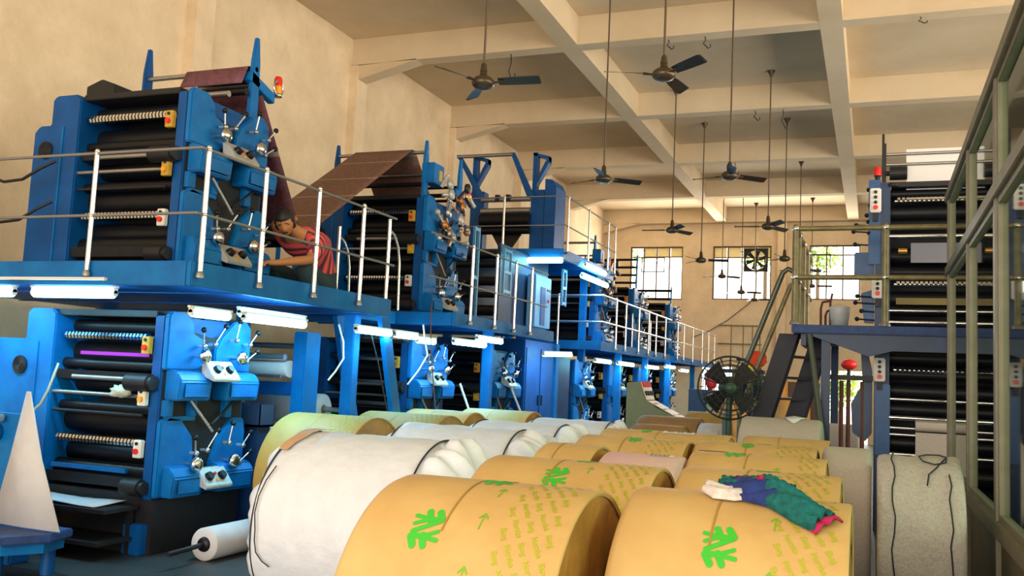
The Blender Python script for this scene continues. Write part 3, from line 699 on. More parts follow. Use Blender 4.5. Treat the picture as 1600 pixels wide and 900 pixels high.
# ================================================================= REEL STAND UNDER THE NEAREST WALKWAY
t = thing('reel_stand', 'blue reel stand between the near lower unit and the ladder', 'press frame', (-6.3, 8.3, 0))
for x, y in ((.66, .12), (-1.2, .12)):
    obj('column', MB().bx(x-.08, x+.08, y-.14, y+.14, 0, 2.0), blue, t, .012)
obj('crossbeam', MB().bx(-1.12, .58, .0, .14, 1.32, 1.46), blue_d, t, .01)
obj('side_plate', MB().prism([(-.9, 1.0), (-.75, 1.9), (-.2, 1.95), (-.1, 1.5), (-.3, 1.0)], 'x', -.6, -.54), blue, t, .01)
for y, z, r, m_ in ((-.15, 1.72, .035, steelw), (-.05, 1.60, .09, newsp), (.25, 1.85, .03, steel), (-.2, 1.52, .02, steel)):
    obj('idler_roller', MB().cyl((-1.12, y, z), (.58, y, z), r, 18), m_, t)
def newsreel(label, loc, r, w_, m_=newsp):
    t = thing('newsprint_reel', label, 'paper reel', loc)
    obj('paper', MB().lathe([(-w_/2, .05), (-w_/2, r-.008), (-w_/2+.008, r), (w_/2-.008, r), (w_/2, r-.008), (w_/2, .05)], (0, 0, r), 'x', 40), m_, t)
    obj('core', MB().lathe([(-w_/2-.005, .035), (-w_/2-.005, .052), (w_/2+.005, .052), (w_/2+.005, .035), (-w_/2-.005, .035)], (0, 0, r), 'x', 20), kraft_b, t)
    return t
newsreel('white newsprint reel standing on the floor behind the near lower unit', (-6.25, 8.25, 0), .5, 1.0)
r_ = newsreel('small white reel hung in the blue reel stand', (-6.2, 8.95, 1.0), .17, .95)
obj('shaft', MB().cyl((-1.1, 0, .17), (.7, 0, .17), .03, 10), steel, r_)
t = thing('mesh_crate', 'small dark wire mesh crate behind the near lower unit', 'crate', (-5.75, 7.75, 1.05))
obj('crate_body', MB().bx(-.15, .15, -.12, .12, 0, .02).bx(-.15, .15, -.12, -.11, .0, .22).bx(-.15, .15, .11, .12, .0, .22).bx(.14, .15, -.12, .12, .0, .22), mat('crate_dark_blue', (.02, .04, .09), .5), t)
t.location.z = 1.02
obj('crate_stand', MB().bx(-.12, .12, -.1, .1, -1.02, -.0), blue_n, t)

for i, (x, y, z, pts) in enumerate(((-5.0, 9.86, 2.2, [(0, 0, 0), (.02, .03, -.18), (.05, .06, -.36), (-.04, .02, -.55), (-.14, -.05, -.72)]),
                         (-5.35, 8.55, 2.1, [(0, 0, 0), (.04, .05, -.18), (.05, .06, -.36), (.0, .0, -.5), (-.06, -.04, -.6)]),
                         (-5.0, 10.05, 2.2, [(0, 0, .25), (.0, .02, -.1), (.03, .05, -.5), (.09, .08, -1.0)]),
                         (-5.15, 8.9, 2.1, [(0, 0, 0), (.0, .02, -.1), (.05, .12, -.4), (.1, .3, -.95)]))):
    t = thing('hanging_cable', ['pale curved cable hanging under the walkway just right of the ladder', 'pale curved cable hanging in front of the ladder head', 'thin brown cord hanging straight down right of the ladder', 'thin dark cord hanging in front of the ladder treads'][i], 'cable', (x, y, z))
    obj('cable', MB().tube(pts, .011 if i < 2 else .007, 6), [newsw, newsw, rust, dark2][i], t)
for i, (a, b_) in enumerate((((-4.95, 12.35, 0), (-5.5, 12.1, 1.5)), ((-4.9, 14.4, 0), (-5.5, 14.0, 1.55)))):
    t = thing('leaning_bar', ['pale bar leaning against the unit right of the ladder', 'pale bar leaning beside the dark blue cabinet'][i], 'bar', a)
    obj('bar', MB(a).cyl(a, b_, .018, 8), newsw, t)

# ================================================================= FOLDER BODY AND CABINETS
t = thing('switch_cabinet', 'tall dark blue cabinet with a lit edge painted brighter, behind the white wrapped reels', 'cabinet', (-6.3, 14.75, 0))
obj('body', MB().bx(-.9, .78, 0, 1.55, 0, 2.28), blue_d, t, .012)
obj('lit_edge', MB().bx(.76, .82, 1.56, 1.74, 0, 2.28), blue, t, .008)  # brighter blue paints the light falling on the cabinet's narrow edge
obj('rear_body', MB().bx(-.9, .76, 1.75, 2.6, 0, 2.05), blue_n, t, .01)
obj('door', MB().bx(.781, .795, .06, .74, .12, 2.15), blue_d, t, .006)
obj('door', MB().bx(.781, .795, .80, 1.50, .12, 2.15), blue_d, t, .006)
for y in (.68, .86): obj('door_handle', MB().bx(.795, .82, y-.012, y+.012, 1.15, 1.33), dark2, t)
t = thing('web_folder', 'dark blue folder machine with rollers between the second walkway and the high deck', 'printing press', (-6.4, 14.2, DK))
obj('body', MB().bx(-.9, .0, .35, 2.6, 0, 1.4), blue_n, t, .01)
for k, (y, z, r) in enumerate(((.0, .30, .09), (-.1, .55, .05), (.05, .80, .08), (-.15, 1.05, .05), (.0, 1.25, .08), (.15, .12, .05))):
    obj('folder_roller', MB().cyl((-.9, y, z), (.65, y, z), r, 16), dark if k % 2 else dark2, t)
for x in (-.93, .64): obj('side_frame', MB().bx(x-.03, x+.03, -.25, .35, 0, 1.4), blue_n, t, .008)
obj('back_frame', MB().bx(.55, .62, .35, 2.3, .0, 1.4), blue_n, t)
lc = obj('light_cabinet', MB().bx(.66, .82, 1.10, 1.95, .12, 1.05), mat('pale_blue_paint', (.12, .36, .62), .4), t, .01)
obj('cabinet_door', MB().bx(.821, .83, 1.38, 1.62, .16, .85), blue_d, lc); obj('red_switch', MB().cyl((.83, 1.78, .62), (.85, 1.78, .62), .03, 12), red, lc)
obj('slot_plate', MB().bx(.821, .83, 1.72, 1.92, .80, .84), dark, lc)
def ladder_frame(label, x, y, z0, h, w_=.16, tilt=0):
    t = thing('slotted_bracket', label, 'bracket', (x, y, z0)); b = MB()
    for q in (0, w_): b.bx(-.02, .02, q-.015, q+.015, 0, h)
    for z in (0.02, h*.45, h-.06): b.bx(-.018, .018, 0, w_, z, z+.05)
    obj('frame', b, mat('pale_blue_paint', (.12, .36, .62), .4), t)
ladder_frame('tall slotted pale blue bracket standing on the second walkway', -5.62, 12.62, DK, 1.45)
ladder_frame('short slotted pale blue bracket beside the pale cabinet', -5.62, 13.85, DK+.55, .75, .3)
ladder_frame('slotted pale blue bracket under the high deck lamp', -5.5, 16.55, DK+.6, .7, .2)
# high folder tower with two columns and fork arms
t = thing('folder_tower', 'royal blue tower with two fork-topped columns on the high deck', 'printing press', (-6.5, 16.1, 3.95))
for x in (-.62, .62):
    obj('column', MB().bx(x-.14, x+.14, -.08, .16, 0, 1.2), blue_d, t, .012)
    f = MB().bx(x-.13, x-.05, -.06, .10, 1.2, 1.92)
    f.prism([(x-.13, 1.86), (x-.13, 1.92), (x+.18, 1.84), (x+.18, 1.74), (x+.10, 1.80), (x-.05, 1.85)], 'y', -.06, .1)
    f.prism([(x+.18, 1.84), (x+.18, 1.70), (x-.05, 1.30), (x-.05, 1.42), (x+.11, 1.74)], 'y', -.055, .095)
    obj('fork', f, blue_d, t)
obj('side_cover', MB().prism([(.76, 0), (.98, 0), (.98, 1.25), (.90, 1.38), (.76, 1.40)], 'y', -.1, .5), blue_d, t, .01)
for (xa, xb) in ((-.55, -1.02), (.45, .10)):
    obj('swing_arm', MB().prism([(xa, 1.05), (xa+.14, 1.05), (xb+.06, 1.90), (xb-.02, 1.90)], 'y', -.22, -.16), blue_d, t)
obj('top_bar', MB().cyl((-1.03, -.19, 1.87), (.12, -.19, 1.87), .035, 12), steel, t)
for z, r, m_ in ((1.02, .05, steel), (.80, .06, steel), (.62, .13, dark), (.42, .07, dark)):
    obj('cross_roller', MB().cyl((-.5, -.12, z), (.5, -.12, z), r, 16), m_, t)
obj('former_board', MB().add([(-.45, .0, .6), (.45, 0, .6), (.06, -.08, -.0), (-.06, -.08, 0), (-.45, .04, .6), (.45, .04, .6), (.06, -.04, 0), (-.06, -.04, 0)], [(0,1,2,3),(7,6,5,4),(0,4,5,1),(1,5,6,2),(2,6,7,3),(3,7,4,0)]), dark2, t)
obj('bracket_pair', MB().bx(-.2, -.12, -.2, -.1, .98, 1.1).bx(.02, .1, -.2, -.1, .98, 1.1), dark2, t)

# ================================================================= CEILING FANS
def make_fan(loc, ang, label, top=ZS, tilt=0, big=True):
    x, y, z = loc; t = thing('ceiling_fan', label, 'ceiling fan', (x, y, z), group='ceiling fans on long rods')
    obj('motor', MB().lathe([(-.055, 0), (-.055, .06), (-.04, .10), (-.01, .125), (.03, .12), (.06, .09), (.075, .045), (.13, .035), (.16, .022)], (0, 0, 0), 'z', 28), fan_g, t)
    obj('rod', MB().cyl((0, 0, .12), (0, 0, top-z-.12), .0125, 10), rod_m, t)
    obj('canopy', MB().lathe([(-.13, .02), (-.08, .035), (-.01, .075), (0, .075)], (0, 0, top-z), 'z', 20), fan_g, t)
    obj('lower_cup', MB().lathe([(.13, .04), (.20, .03), (.22, .018)], (0, 0, 0), 'z', 16), fan_g, t)
    for k in range(3):
        a = ang + k*2*PI/3; ca, sa = math.cos(a), math.sin(a)
        def P(r, s_, z_): return (r*ca - s_*sa, r*sa + s_*ca, z_)
        bl = MB(); pts = [(.17, .045), (.30, .058), (.45, .066), (.60, .070), (.63, .045)]
        top_ = []; bot_ = []
        for r, h in pts:
            for s_, rr in ((-h, top_), (h, top_)): rr.append(P(r, s_, -.022*(s_/h) + .012))
        n = len(pts)
        vs = [(px, py, pz+.002) for px, py, pz in top_] + [(px, py, pz-.002) for px, py, pz in top_]
        fs = []
        for i in range(n-1):
            a0, b0, c0, d0 = 2*i, 2*i+1, 2*i+3, 2*i+2
            fs += [(a0, b0, c0, d0), (2*n+a0, 2*n+d0, 2*n+c0, 2*n+b0), (a0, d0, 2*n+d0, 2*n+a0), (b0, 2*n+b0, 2*n+c0, c0)]
        fs += [(0, 2*n, 2*n+1, 1), (2*n-2, 2*n-1, 4*n-1, 4*n-2)]
        bl.add(vs, fs); bo = obj('blade', bl, fan_m, t)
        obj('blade_arm', MB().add([P(.09, -.018, .0), P(.09, .018, .0), P(.22, .03, .010), P(.22, -.03, .004), P(.09, -.018, .008), P(.09, .018, .008), P(.22, .03, .018), P(.22, -.03, .012)],
            [(0,1,2,3),(7,6,5,4),(0,4,5,1),(1,5,6,2),(2,6,7,3),(3,7,4,0)]), fan_g, bo)
    return t
R_ = math.radians
FANS = [((-3.88, 8.73, 4.71), R_(5), 'ceiling fan nearest on the left, above the gap between the first two units'),
        ((-2.10, 9.43, 4.89), R_(81), 'ceiling fan nearest on the right, one blade pointing up to the right'),
        ((-3.88, 13.46, 4.71), R_(38), 'second ceiling fan in the left row, over the fork-topped blue tower'),
        ((-2.02, 13.76, 4.76), R_(41), 'second ceiling fan in the right row'),
        ((-3.90, 18.76, 4.80), R_(61), 'third ceiling fan in the left row, just above the leftmost far window'),
        ((-1.90, 18.04, 4.72), R_(61), 'third ceiling fan in the right row, its canopy visible on the ceiling'),
        ((-3.75, 21.4, 4.53), R_(10), 'ceiling fan between the leftmost and middle far windows'),
        ((-1.88, 21.4, 4.56), R_(20), 'ceiling fan right of the exhaust fan window'),
        ((-4.25, 27.9, 4.93), R_(40), 'small far ceiling fan hanging before the left half of the middle window'),
        ((-3.78, 28.7, 4.54), R_(25), 'small far ceiling fan below the exhaust fan'),
        ((-3.68, 31.2, 4.55), R_(0), 'farthest ceiling fan of the left row, just below the middle window'),
        ((-1.86, 25.6, 4.85), R_(30), 'far ceiling fan close behind the right platform corner post'),
        ((-1.85, 30.6, 4.95), R_(10), 'farthest ceiling fan of the right row, before the rightmost window')]
for l, a, s_ in FANS: make_fan(l, a, s_)
# little hooks and dangling wires under the beams
HK = [(-6.0, 14.65, 'wire dangling from a beam above the blue tower', .55), (-3.2, 14.66, 'small wire hook under a beam beside the second left fan', .16), (-2.6, 14.66, 'bent wire under a beam behind the nearest right fan', .2),
      (-1.75, 19.0, 'bent wire hanging over the second right fan', .4), (-2.3, 19.0, 'small bent wire hook near the second right fan', .2), (.52, 10.3, 'bent wire hook on the bare ceiling beam near the partition, nearer one', .12), (.62, 14.65, 'small bent wire hook on the ceiling beam near the partition, farther one', .1),
      (-4.0, 10.3, 'short wire hook beside the nearest left fan rod', .22), (-3.3, 23.35, 'thin wire under a far beam', .35)]
for x, y, l, h in HK:
    t = thing('wire_hook', l, 'hook', (x, y, ZB), group='wires under the ceiling beams'); 
    obj('wire', MB().tube([(0, 0, .0), (.01, 0, -h*.3), (-.03, 0, -h*.55), (.02, 0, -h*.8), (.05, 0, -h), (.09, 0, -h*.9), (.09, 0, -h*.65)], .009, 6), dark2, t)

# exhaust fan in the middle window
t = thing('exhaust_fan', 'square exhaust fan set in the middle far window', 'exhaust fan', (-3.78, EW-.02, 6.02))
f = MB(); s_ = .40
for a in ((-s_, -s_+.05, -s_, s_), (s_-.05, s_, -s_, s_)): f.bx(a[0], a[1], -.06, .06, a[2], a[3])
for a in ((-s_, -s_+.05), (s_-.05, s_)): f.bx(-s_, s_, -.059, .059, a[0], a[1])
N = 32; vs = []; 
for i in range(N):
    a = 2*PI*i/N; q = 1/max(abs(math.cos(a)), abs(math.sin(a)))
    vs += [(math.cos(a)*.34, 0, math.sin(a)*.34), (math.cos(a)*q*.38, 0, math.sin(a)*q*.38)]
vs += [(x, .02, z) for x, _, z in vs]
f.add(vs, [(2*i, 2*i+1, (2*i+3) % (2*N), (2*i+2) % (2*N)) for i in range(N)] + [(2*N+2*i, 2*N+(2*i+2) % (2*N), 2*N+(2*i+3) % (2*N), 2*N+2*i+1) for i in range(N)])
obj('housing', f, dark2, t)
obj('hub', MB().cyl((0, -.08, 0), (0, .05, 0), .085, 20), dark2, t)
for k in range(6):
    a = k*PI/3+.2; d = Vector((math.cos(a), 0, math.sin(a))); n_ = Vector((-math.sin(a), 0, math.cos(a)))
    p = [d*.07-n_*.03+Vector((0, -.02, 0)), d*.07+n_*.03+Vector((0, .02, 0)), d*.33+n_*.10+Vector((0, .03, 0)), d*.33-n_*.05+Vector((0, -.03, 0))]
    obj('blade', MB().add(p+[v+Vector((0, .008, 0)) for v in p], [(0,1,2,3),(7,6,5,4),(0,4,5,1),(1,5,6,2),(2,6,7,3),(3,7,4,0)]), dark2, t)
t = thing('window_vent_frame', 'small open casement frame hanging in the leftmost far window', 'window sash', (-7.35, EW-.03, 6.0))
f = MB(); 
for a in ((-.42, -.39), (.39, .42)): f.bx(a[0], a[1], -.02, .02, -.4, .12)
for z in (-.4, .09): f.bx(-.42, .42, -.019, .019, z, z+.03)
obj('sash', f, dark2, t)
t = thing('window_vent_frame', 'small casement frame in the upper left of the rightmost far window', 'window sash', (-1.65, EW-.03, 6.0))
f = MB()
for a in ((-.3, -.27), (.27, .3)): f.bx(a[0], a[1], -.02, .02, -.4, .22)
for z in (-.4, .19): f.bx(-.3, .3, -.019, .019, z, z+.03)
obj('sash', f, dark2, t)
t = thing('wall_cable', 'thin cable sagging across the end wall below the windows', 'cable', (-5.9, EW-.03, 3.3))
obj('cable', MB().tube([(0, 0, 0), (.6, 0, .25), (1.2, 0, .62), (1.9, 0, 1.2), (2.15, 0, 1.5)], .012, 6), dark2, t)

# ================================================================= PAPER REELS
def cylpt(a, s_, R, e=.002):
    ph = s_/R; return (a, -(R+e)*math.sin(ph), (R+e)*math.cos(ph))
def capsule_poly(p, q, w_, n=6):
    p = Vector(p); q = Vector(q); d = (q-p).normalized(); nn = Vector((-d.y, d.x)); out = []
    for c_, s0 in ((q, -1), (p, 1)):
        for i in range(n+1):
            t_ = PI*i/n; out.append(c_ + (nn*math.cos(t_)*(-s0 if s0 < 0 else -1) + d*math.sin(t_)*(1 if s0 < 0 else -1))*w_/2 if False else c_ + (nn*math.cos(t_)*(1 if s0 < 0 else -1) + d*math.sin(t_)*(1 if s0 < 0 else -1))*w_/2)
    return out
def logo_polys():
    S = [((195, 215), (240, 300), 52), ((295, 212), (345, 285), 54), ((92, 268), (215, 285), 34), ((108, 342), (240, 290), 32), ((215, 290), (345, 290), 44)]
    P = []
    for a, c_, w_ in S:
        P.append((a, c_, w_)); P.append(((470-a[0], 738-a[1]), (470-c_[0], 738-c_[1]), w_))
    P.append(((125, 412), (345, 300), 40))
    out = []
    for a, c_, w_ in P:
        k = 1/350.; w_ = w_*1.14
        out.append([Vector(((v.x-235)*k, -(v.y-369)*k)) for v in capsule_poly(a, c_, w_)])
    return out
LOGO = logo_polys()
def logo_mesh(R, a, s0, size, sv=1.25, flip=1):
    size *= .86
    b = MB()
    for poly in LOGO:
        vs = [cylpt(a+v.x*size*flip, s0-v.y*size*sv, R, .0022) for v in poly]
        b.add(vs, [tuple(range(len(vs)))])
    return b
def text_template(word):
    cu = bpy.data.curves.new('words', 'FONT'); cu.body = word; cu.size = 1; cu.resolution_u = 2; cu.offset = .014
    o = bpy.data.objects.new('words', cu); C.objects.link(o)
    dg = bpy.context.evaluated_depsgraph_get(); me = bpy.data.meshes.new_from_object(o.evaluated_get(dg))
    V = [(v.co.x, v.co.y) for v in me.vertices]; F = [tuple(p.vertices) for p in me.polygons]
    bpy.data.objects.remove(o); bpy.data.curves.remove(cu); bpy.data.meshes.remove(me)
    mx = max(v[0] for v in V)
    return [(x-mx/2, y-.35) for x, y in V], F
WORDS = [text_template('Norske'), text_template('Skog')]
def text_mesh(R, a0, a1, s0, s1, size, th, row=.050, step=.100):
    b = MB(); ct, st_ = math.cos(th), math.sin(th); size *= .50
    for i in range(-12, 40):
        for k in range(-8, 16):
            p = k*step + (step if i % 2 else 0)*.9; q = i*row
            a = a0 + p*ct + q*st_; s_ = s0 + p*st_ - q*ct
            TV, TF = WORDS[k % 2]
            vs2 = [(a + (x*ct + y*st_)*size, s_ + (x*st_ - y*ct)*size) for x, y in TV]
            if min(v[0] for v in vs2) > a0 and max(v[0] for v in vs2) < a1 and s0 < s_ < s1:
                b.add([cylpt(u, v, R, .0018) for u, v in vs2], TF)
    return b
def arrow_mesh(R, a, s_list, size=.05):
    b = MB()
    for s_ in s_list:
        for p, q in (((0, -.6), (0, .6)), ((0, .6), (-.32, .25)), ((0, .6), (.32, .25))):
            poly = capsule_poly(p, q, .12, 4); vs = [cylpt(a+v.x*size, s_-v.y*size*1.3, R, .0021) for v in poly]; b.add(vs, [tuple(range(len(vs)))])
    return b

def kraft_reel(label, x0, x1, y, D, logos=(), text=None, arrows=None, m_=kraft, group='brown kraft-wrapped paper reels', cap=True, labels=(), tcolor=None, seed=0, dark_cap=False):
    R = D/2; xc = (x0+x1)/2; h = (x1-x0)/2; t = thing('wrapped_paper_reel', label, 'paper reel', (xc, y, 0), group=group)
    b = MB(); rnd = random.Random(seed); N = 96; prof = [(-h, R*.55), (-h, R-.03), (-h+.006, R-.012), (-h+.03, R-.001)] + [(-h+.03+(2*h-.06)*i/6, R) for i in range(1, 6)] + [(h-.012, R-.001), (h-.002, R-.004), (h, R-.010), (h-.006, R-.022)]
    b.lathe(prof, (0, 0, 0), 'x', N)
    def place(o): o.location = (0, 0, R); return o
    place(obj('kraft_wrap', b, m_, t))
    if cap:
        b = MB(); rings = 9; vs = []
        for j in range(rings+1):
            r = (R-.012)*(1-j/rings)
            for i in range(48):
                a = 2*PI*i/48; wob = .008*math.sin(9*a+j*.9+seed)+.006*math.sin(17*a-j*1.3)
                vs.append((h-.012+wob*(0 if j in (0,) else 1)*(r/R)+.0*(j), r*math.cos(a), r*math.sin(a)))
        fs = [(j*48+i, j*48+(i+1) % 48, (j+1)*48+(i+1) % 48, (j+1)*48+i) for j in range(rings) for i in range(48)]
        b.add(vs, fs, True); place(obj('end_cap', MB().lathe([(-h+.002, 0), (-h+.002, R-.02)], (0, 0, 0), 'x', 48), kraft_e, t))
        place(obj('end_cap', b, kraft_b if dark_cap else kraft_e, t))
    place(obj('wrap_seam', MB().add([cylpt(-.06+.0*i, R*(-.2)+.05*i, R, .003) for i in range(12)] + [cylpt(-.052, R*(-.2)+.05*i, R, .003) for i in range(12)], [(i, i+1, 13+i, 12+i) for i in range(11)]), kraft_o, t))
    for (a, s_, sz) in logos: place(obj('printed_logo', logo_mesh(R, a*1., s_, sz), green, t))
    if text: place(obj('printed_text', text_mesh(R, *text), ygreen, t))
    for s_ in (arrows[1] if arrows else ()): place(obj('printed_arrow', arrow_mesh(R, arrows[0], [s_]), agreen, t))
    for (a, s_, w_, h_) in labels:
        b = MB(); b.add([cylpt(a+w_*i, s_+h_*j/4, R, .004) for j in range(5) for i in (-.5, .5)], [(2*j, 2*j+1, 2*j+3, 2*j+2) for j in range(4)])
        lo = place(obj('paper_label', b, label_w, t)); k = MB()
        for q in range(14):
            a0 = a-w_*.42+w_*.84*q/14
            for r0, r1 in ((.12, .45), (.58, .85)):
                if (q*7+int(r0*10)) % 5: k.add([cylpt(u, s_+h_*r, R, .006) for r in (r0, r1) for u in (a0, a0+w_*.032)], [(0, 1, 3, 2)])
        bo = obj('barcode', k, label_k, lo)
    return t

TH = R_(62)
NK = 0
def lgo(R, xc, x, dist_s, sz=.17): return (x-xc, dist_s, sz)
# right-hand block, front to back
kraft_reel('front kraft reel at the bottom right with the teal cloth on it', -.90, -.07, 3.80, 1.2, logos=[(-.02, .42, .17), (-.10, -.22, .17)], text=(.12, .41, -.35, 1.1, .062, TH), arrows=(.16, [.28, .55, .80]), seed=1)
kraft_reel('kraft reel directly behind the one with the teal cloth', -.93, -.14, 4.98, 1.2, logos=[(.03, -.05, .16)], text=(.10, .38, -.3, .8, .062, TH), arrows=(.1, [.15, .45]), seed=2, m_=kraft)
kraft_reel('kraft reel with a large green logo on top, third from the front on the right', -1.10, -.26, 6.18, 1.2, logos=[(-.14, .02, .20)], text=(.22, .41, -.3, .8, .062, TH), arrows=(.14, [.05, .3]), labels=[(-.30, -.14, .2, .12)], seed=3)
kraft_reel('kraft reel with two small green logos, fourth from the front on the right', -1.28, -.38, 7.38, 1.2, logos=[(-.05, .10, .13), (.05, -.10, .15)], text=(.12, .44, -.3, .8, .055, TH), arrows=(.22, [.08, .35]), seed=4)
kraft_reel('farthest kraft reel on the right, low, in front of the grey reel with torn paper', -1.13, -.36, 9.05, 1.18, seed=5, m_=kraft)
# middle block
kraft_reel('front kraft reel at the bottom centre, its orange end cap in full view', -1.82, -.98, 3.50, 1.2, logos=[(-.12, .42, .17), (.01, -.02, .17)], text=(.12, .415, -.35, 1.1, .062, TH), arrows=(.08, [.16, .36, .60, .85]), seed=6)
kraft_reel('kraft reel behind the front centre one, green logo on its middle', -1.92, -.99, 4.72, 1.2, logos=[(-.02, .27, .17), (.06, -.06, .17)], text=(.18, .46, -.3, .9, .062, TH), arrows=(.13, [.18, .5]), seed=7, m_=kraft)
kraft_reel('short kraft reel left of the pink reel', -2.05, -1.66, 5.98, 1.2, seed=8)
t = thing('pink_paper_reel', 'unwrapped pink paper reel with a barcode label', 'paper reel', (-1.36, 5.92, 0))
obj('paper', MB().lathe([(-.25, .05), (-.25, .57), (-.235, .585), (.235, .585), (.25, .57), (.25, .05)], (0, 0, .585), 'x', 72), pink, t)
lb = MB().add([(0.03+.16*i, *[cylpt(0, s_*.03, .585, .003)[1], cylpt(0, s_*.03, .585, .003)[2]+.585]) for s_ in range(-1, 3) for i in (0, 1)], [(2*j, 2*j+1, 2*j+3, 2*j+2) for j in range(3)])
lo = obj('paper_label', lb, label_w, t)
k = MB()
for q in range(18):
    if q % 4 != 3:
        a0 = .04+q*.0068; p = [cylpt(0, v, .585, .0045) for v in (-.015, .02, .05)]
        k.add([(u, pp[1], pp[2]+.585) for pp in p for u in (a0, a0+.0045)], [(0, 1, 3, 2), (2, 3, 5, 4)])
obj('barcode', k, label_k, lo)
kraft_reel('kraft reel just behind the pink reel, small green logo at its left', -2.15, -1.30, 7.18, 1.2, logos=[(.02, .10, .14)], text=(.1, .40, -.3, .8, .055, TH), seed=9)
kraft_reel('kraft reel with a white printed label across the top', -2.31, -1.16, 8.40, 1.2, logos=[(-.17, .06, .14)], text=(.33, .56, -.3, .8, .055, TH), labels=[(.12, -.12, .28, .24)], seed=10, m_=kraft)
kraft_reel('dull brown reel left of the labelled kraft reel', -2.36, -1.82, 9.75, 1.2, seed=11, m_=kraft_b, group=None)
kraft_reel('dark brown wrapped reel below the olive console', -2.80, -2.02, 11.9, 1.22, seed=12, m_=kraft_b, dark_cap=True, group=None)
kraft_reel('far kraft reel with a white paper scrap, left of the pedestal fan post', -2.42, -1.86, 13.1, 1.27, seed=13, m_=kraft_o, group=None)
t = newsreel('small pale unwrapped reel between the dark brown reel and the fan post', (-1.87, 11.75, 0), .585, .26, newsp)
# left block
kraft_reel('kraft reel behind the big white wrapped reel, green logo at its top', -5.12, -4.22, 7.52, 1.2, logos=[(-.03, -.02, .15)], text=(.1, .42, -.35, .9, .06, TH), seed=14, m_=kraft_o)
kraft_reel('kraft reel second along the far left row', -5.02, -4.05, 8.74, 1.2, logos=[(-.08, .02, .15)], text=(.1, .44, -.35, .9, .06, TH), seed=15, m_=kraft_o)
kraft_reel('kraft reel third along the far left row, with a white label', -5.12, -4.30, 9.96, 1.2, labels=[(.02, -.15, .24, .25)], seed=16)
kraft_reel('last kraft reel of the far left row, its end paper folded', -4.95, -4.02, 11.2, 1.2, logos=[(.02, 0, .13)], text=(.1, .42, -.3, .6, .06, TH), seed=17)

def white_reel(label, x0, x1, y, D, end=.30, seed=0, m_=wwrap, torn=False, group='reels wrapped in white woven sheet'):
    R = D/2; xc = (x0+x1)/2; h = (x1-x0)/2; t = thing('cloth_wrapped_reel', label, 'paper reel', (xc, y, 0), group=group)
    N = 240; vs = []; prof = []
    M = 22
    for i in range(M+1): prof.append((-h+2*h*i/M, 1.0, 0.010))
    left = [(-h-.10, .30, .05), (-h-.12, .60, .05), (-h-.09, .86, .035), (-h-.03, .965, .012)]
    right = [(h+.03, .955, .012), (h+end*.16, .985, .035), (h+end*.34, .985, .06), (h+end*.55, .93, .085), (h+end*.75, .83, .10), (h+end*.92, .68, .11), (h+end, .48, .09), (h+end*.92, .3, .06), (h+end*.8, .12, .03)]
    prof = left + prof + right
    rnd = random.Random(seed); ph = [rnd.uniform(0, 6) for _ in range(8)]
    for t_, k, am in prof:
        for i in range(N):
            a = 2*PI*i/N
            wr = am*(.50*math.sin(11*a+ph[0]+t_*6)+.30*math.sin(23*a+ph[1]-t_*5)+.25*math.sin(5*a+ph[2]+t_*5)+.10*math.sin(37*a+ph[7]))
            if am < .012: wr = .0045*(math.sin(5*a+9*t_+ph[3])*math.sin(11*t_+3*a+ph[4]) + .5*math.sin(16*t_+7*a+ph[5])+.5*math.sin(31*t_-4*a+ph[6]))
            r = R*k*1.0 + wr - .006; vs.append((t_+ (.02*math.sin(9*a+ph[6]) if k < .98 else 0), r*math.cos(a), r*math.sin(a)))
    K = len(prof); fs = [(j*N+i, j*N+(i+1) % N, (j+1)*N+(i+1) % N, (j+1)*N+i) for j in range(K-1) for i in range(N)]
    b = MB(); b.add(vs, fs, True); o = obj('cloth_wrap', b, m_, t); o.location = (0, 0, R+.004)
    for xs__ in (-h-.0, h+.012):
        rr = MB().torus((xs__, 0, R+.004), R*.993, .006, 'x', 72, 6); obj('string', rr, string_m, t)
    if torn:
        pv = []
        for j in range(7):
            for i in range(3): pv.append(cylpt(-h+.004+(.07-.006*j)*i+.01*math.sin(j*2), -.10+.08*j, R, .014))
        kp = obj('exposed_kraft', MB().add(pv, [(3*j+i, 3*j+i+1, 3*j+4+i, 3*j+3+i) for j in range(6) for i in range(2)], True), mat('exposed_kraft_tan', (.55, .33, .17), .6), t); kp.location = (0, 0, R)
        SP = [(.07, .52), (.045, .62), (.03, .72), (.03, .82), (.05, .92), (.05, .98), (.06, 1.05), (.10, 1.10), (.15, 1.13)]
        obj('string', MB().tube([(-h+a_, cylpt(0, q_, R, .02)[1], cylpt(0, q_, R, .02)[2]+R) for a_, q_ in SP], .004, 6), string_m, t)
    return t
white_reel('big white cloth-wrapped reel at the front left, kraft exposed at its left end', -3.55, -2.55, 5.42, 1.2, seed=1, torn=True)
white_reel('white cloth-wrapped reel second from the front, string at its right end', -3.68, -2.66, 7.12, 1.2, seed=2)
white_reel('white cloth-wrapped reel third from the front', -3.55, -2.72, 8.42, 1.2, .26, seed=3)
white_reel('white cloth-wrapped reel farthest back, against the dark blue cabinet', -3.45, -2.62, 9.75, 1.2, .22, seed=4)

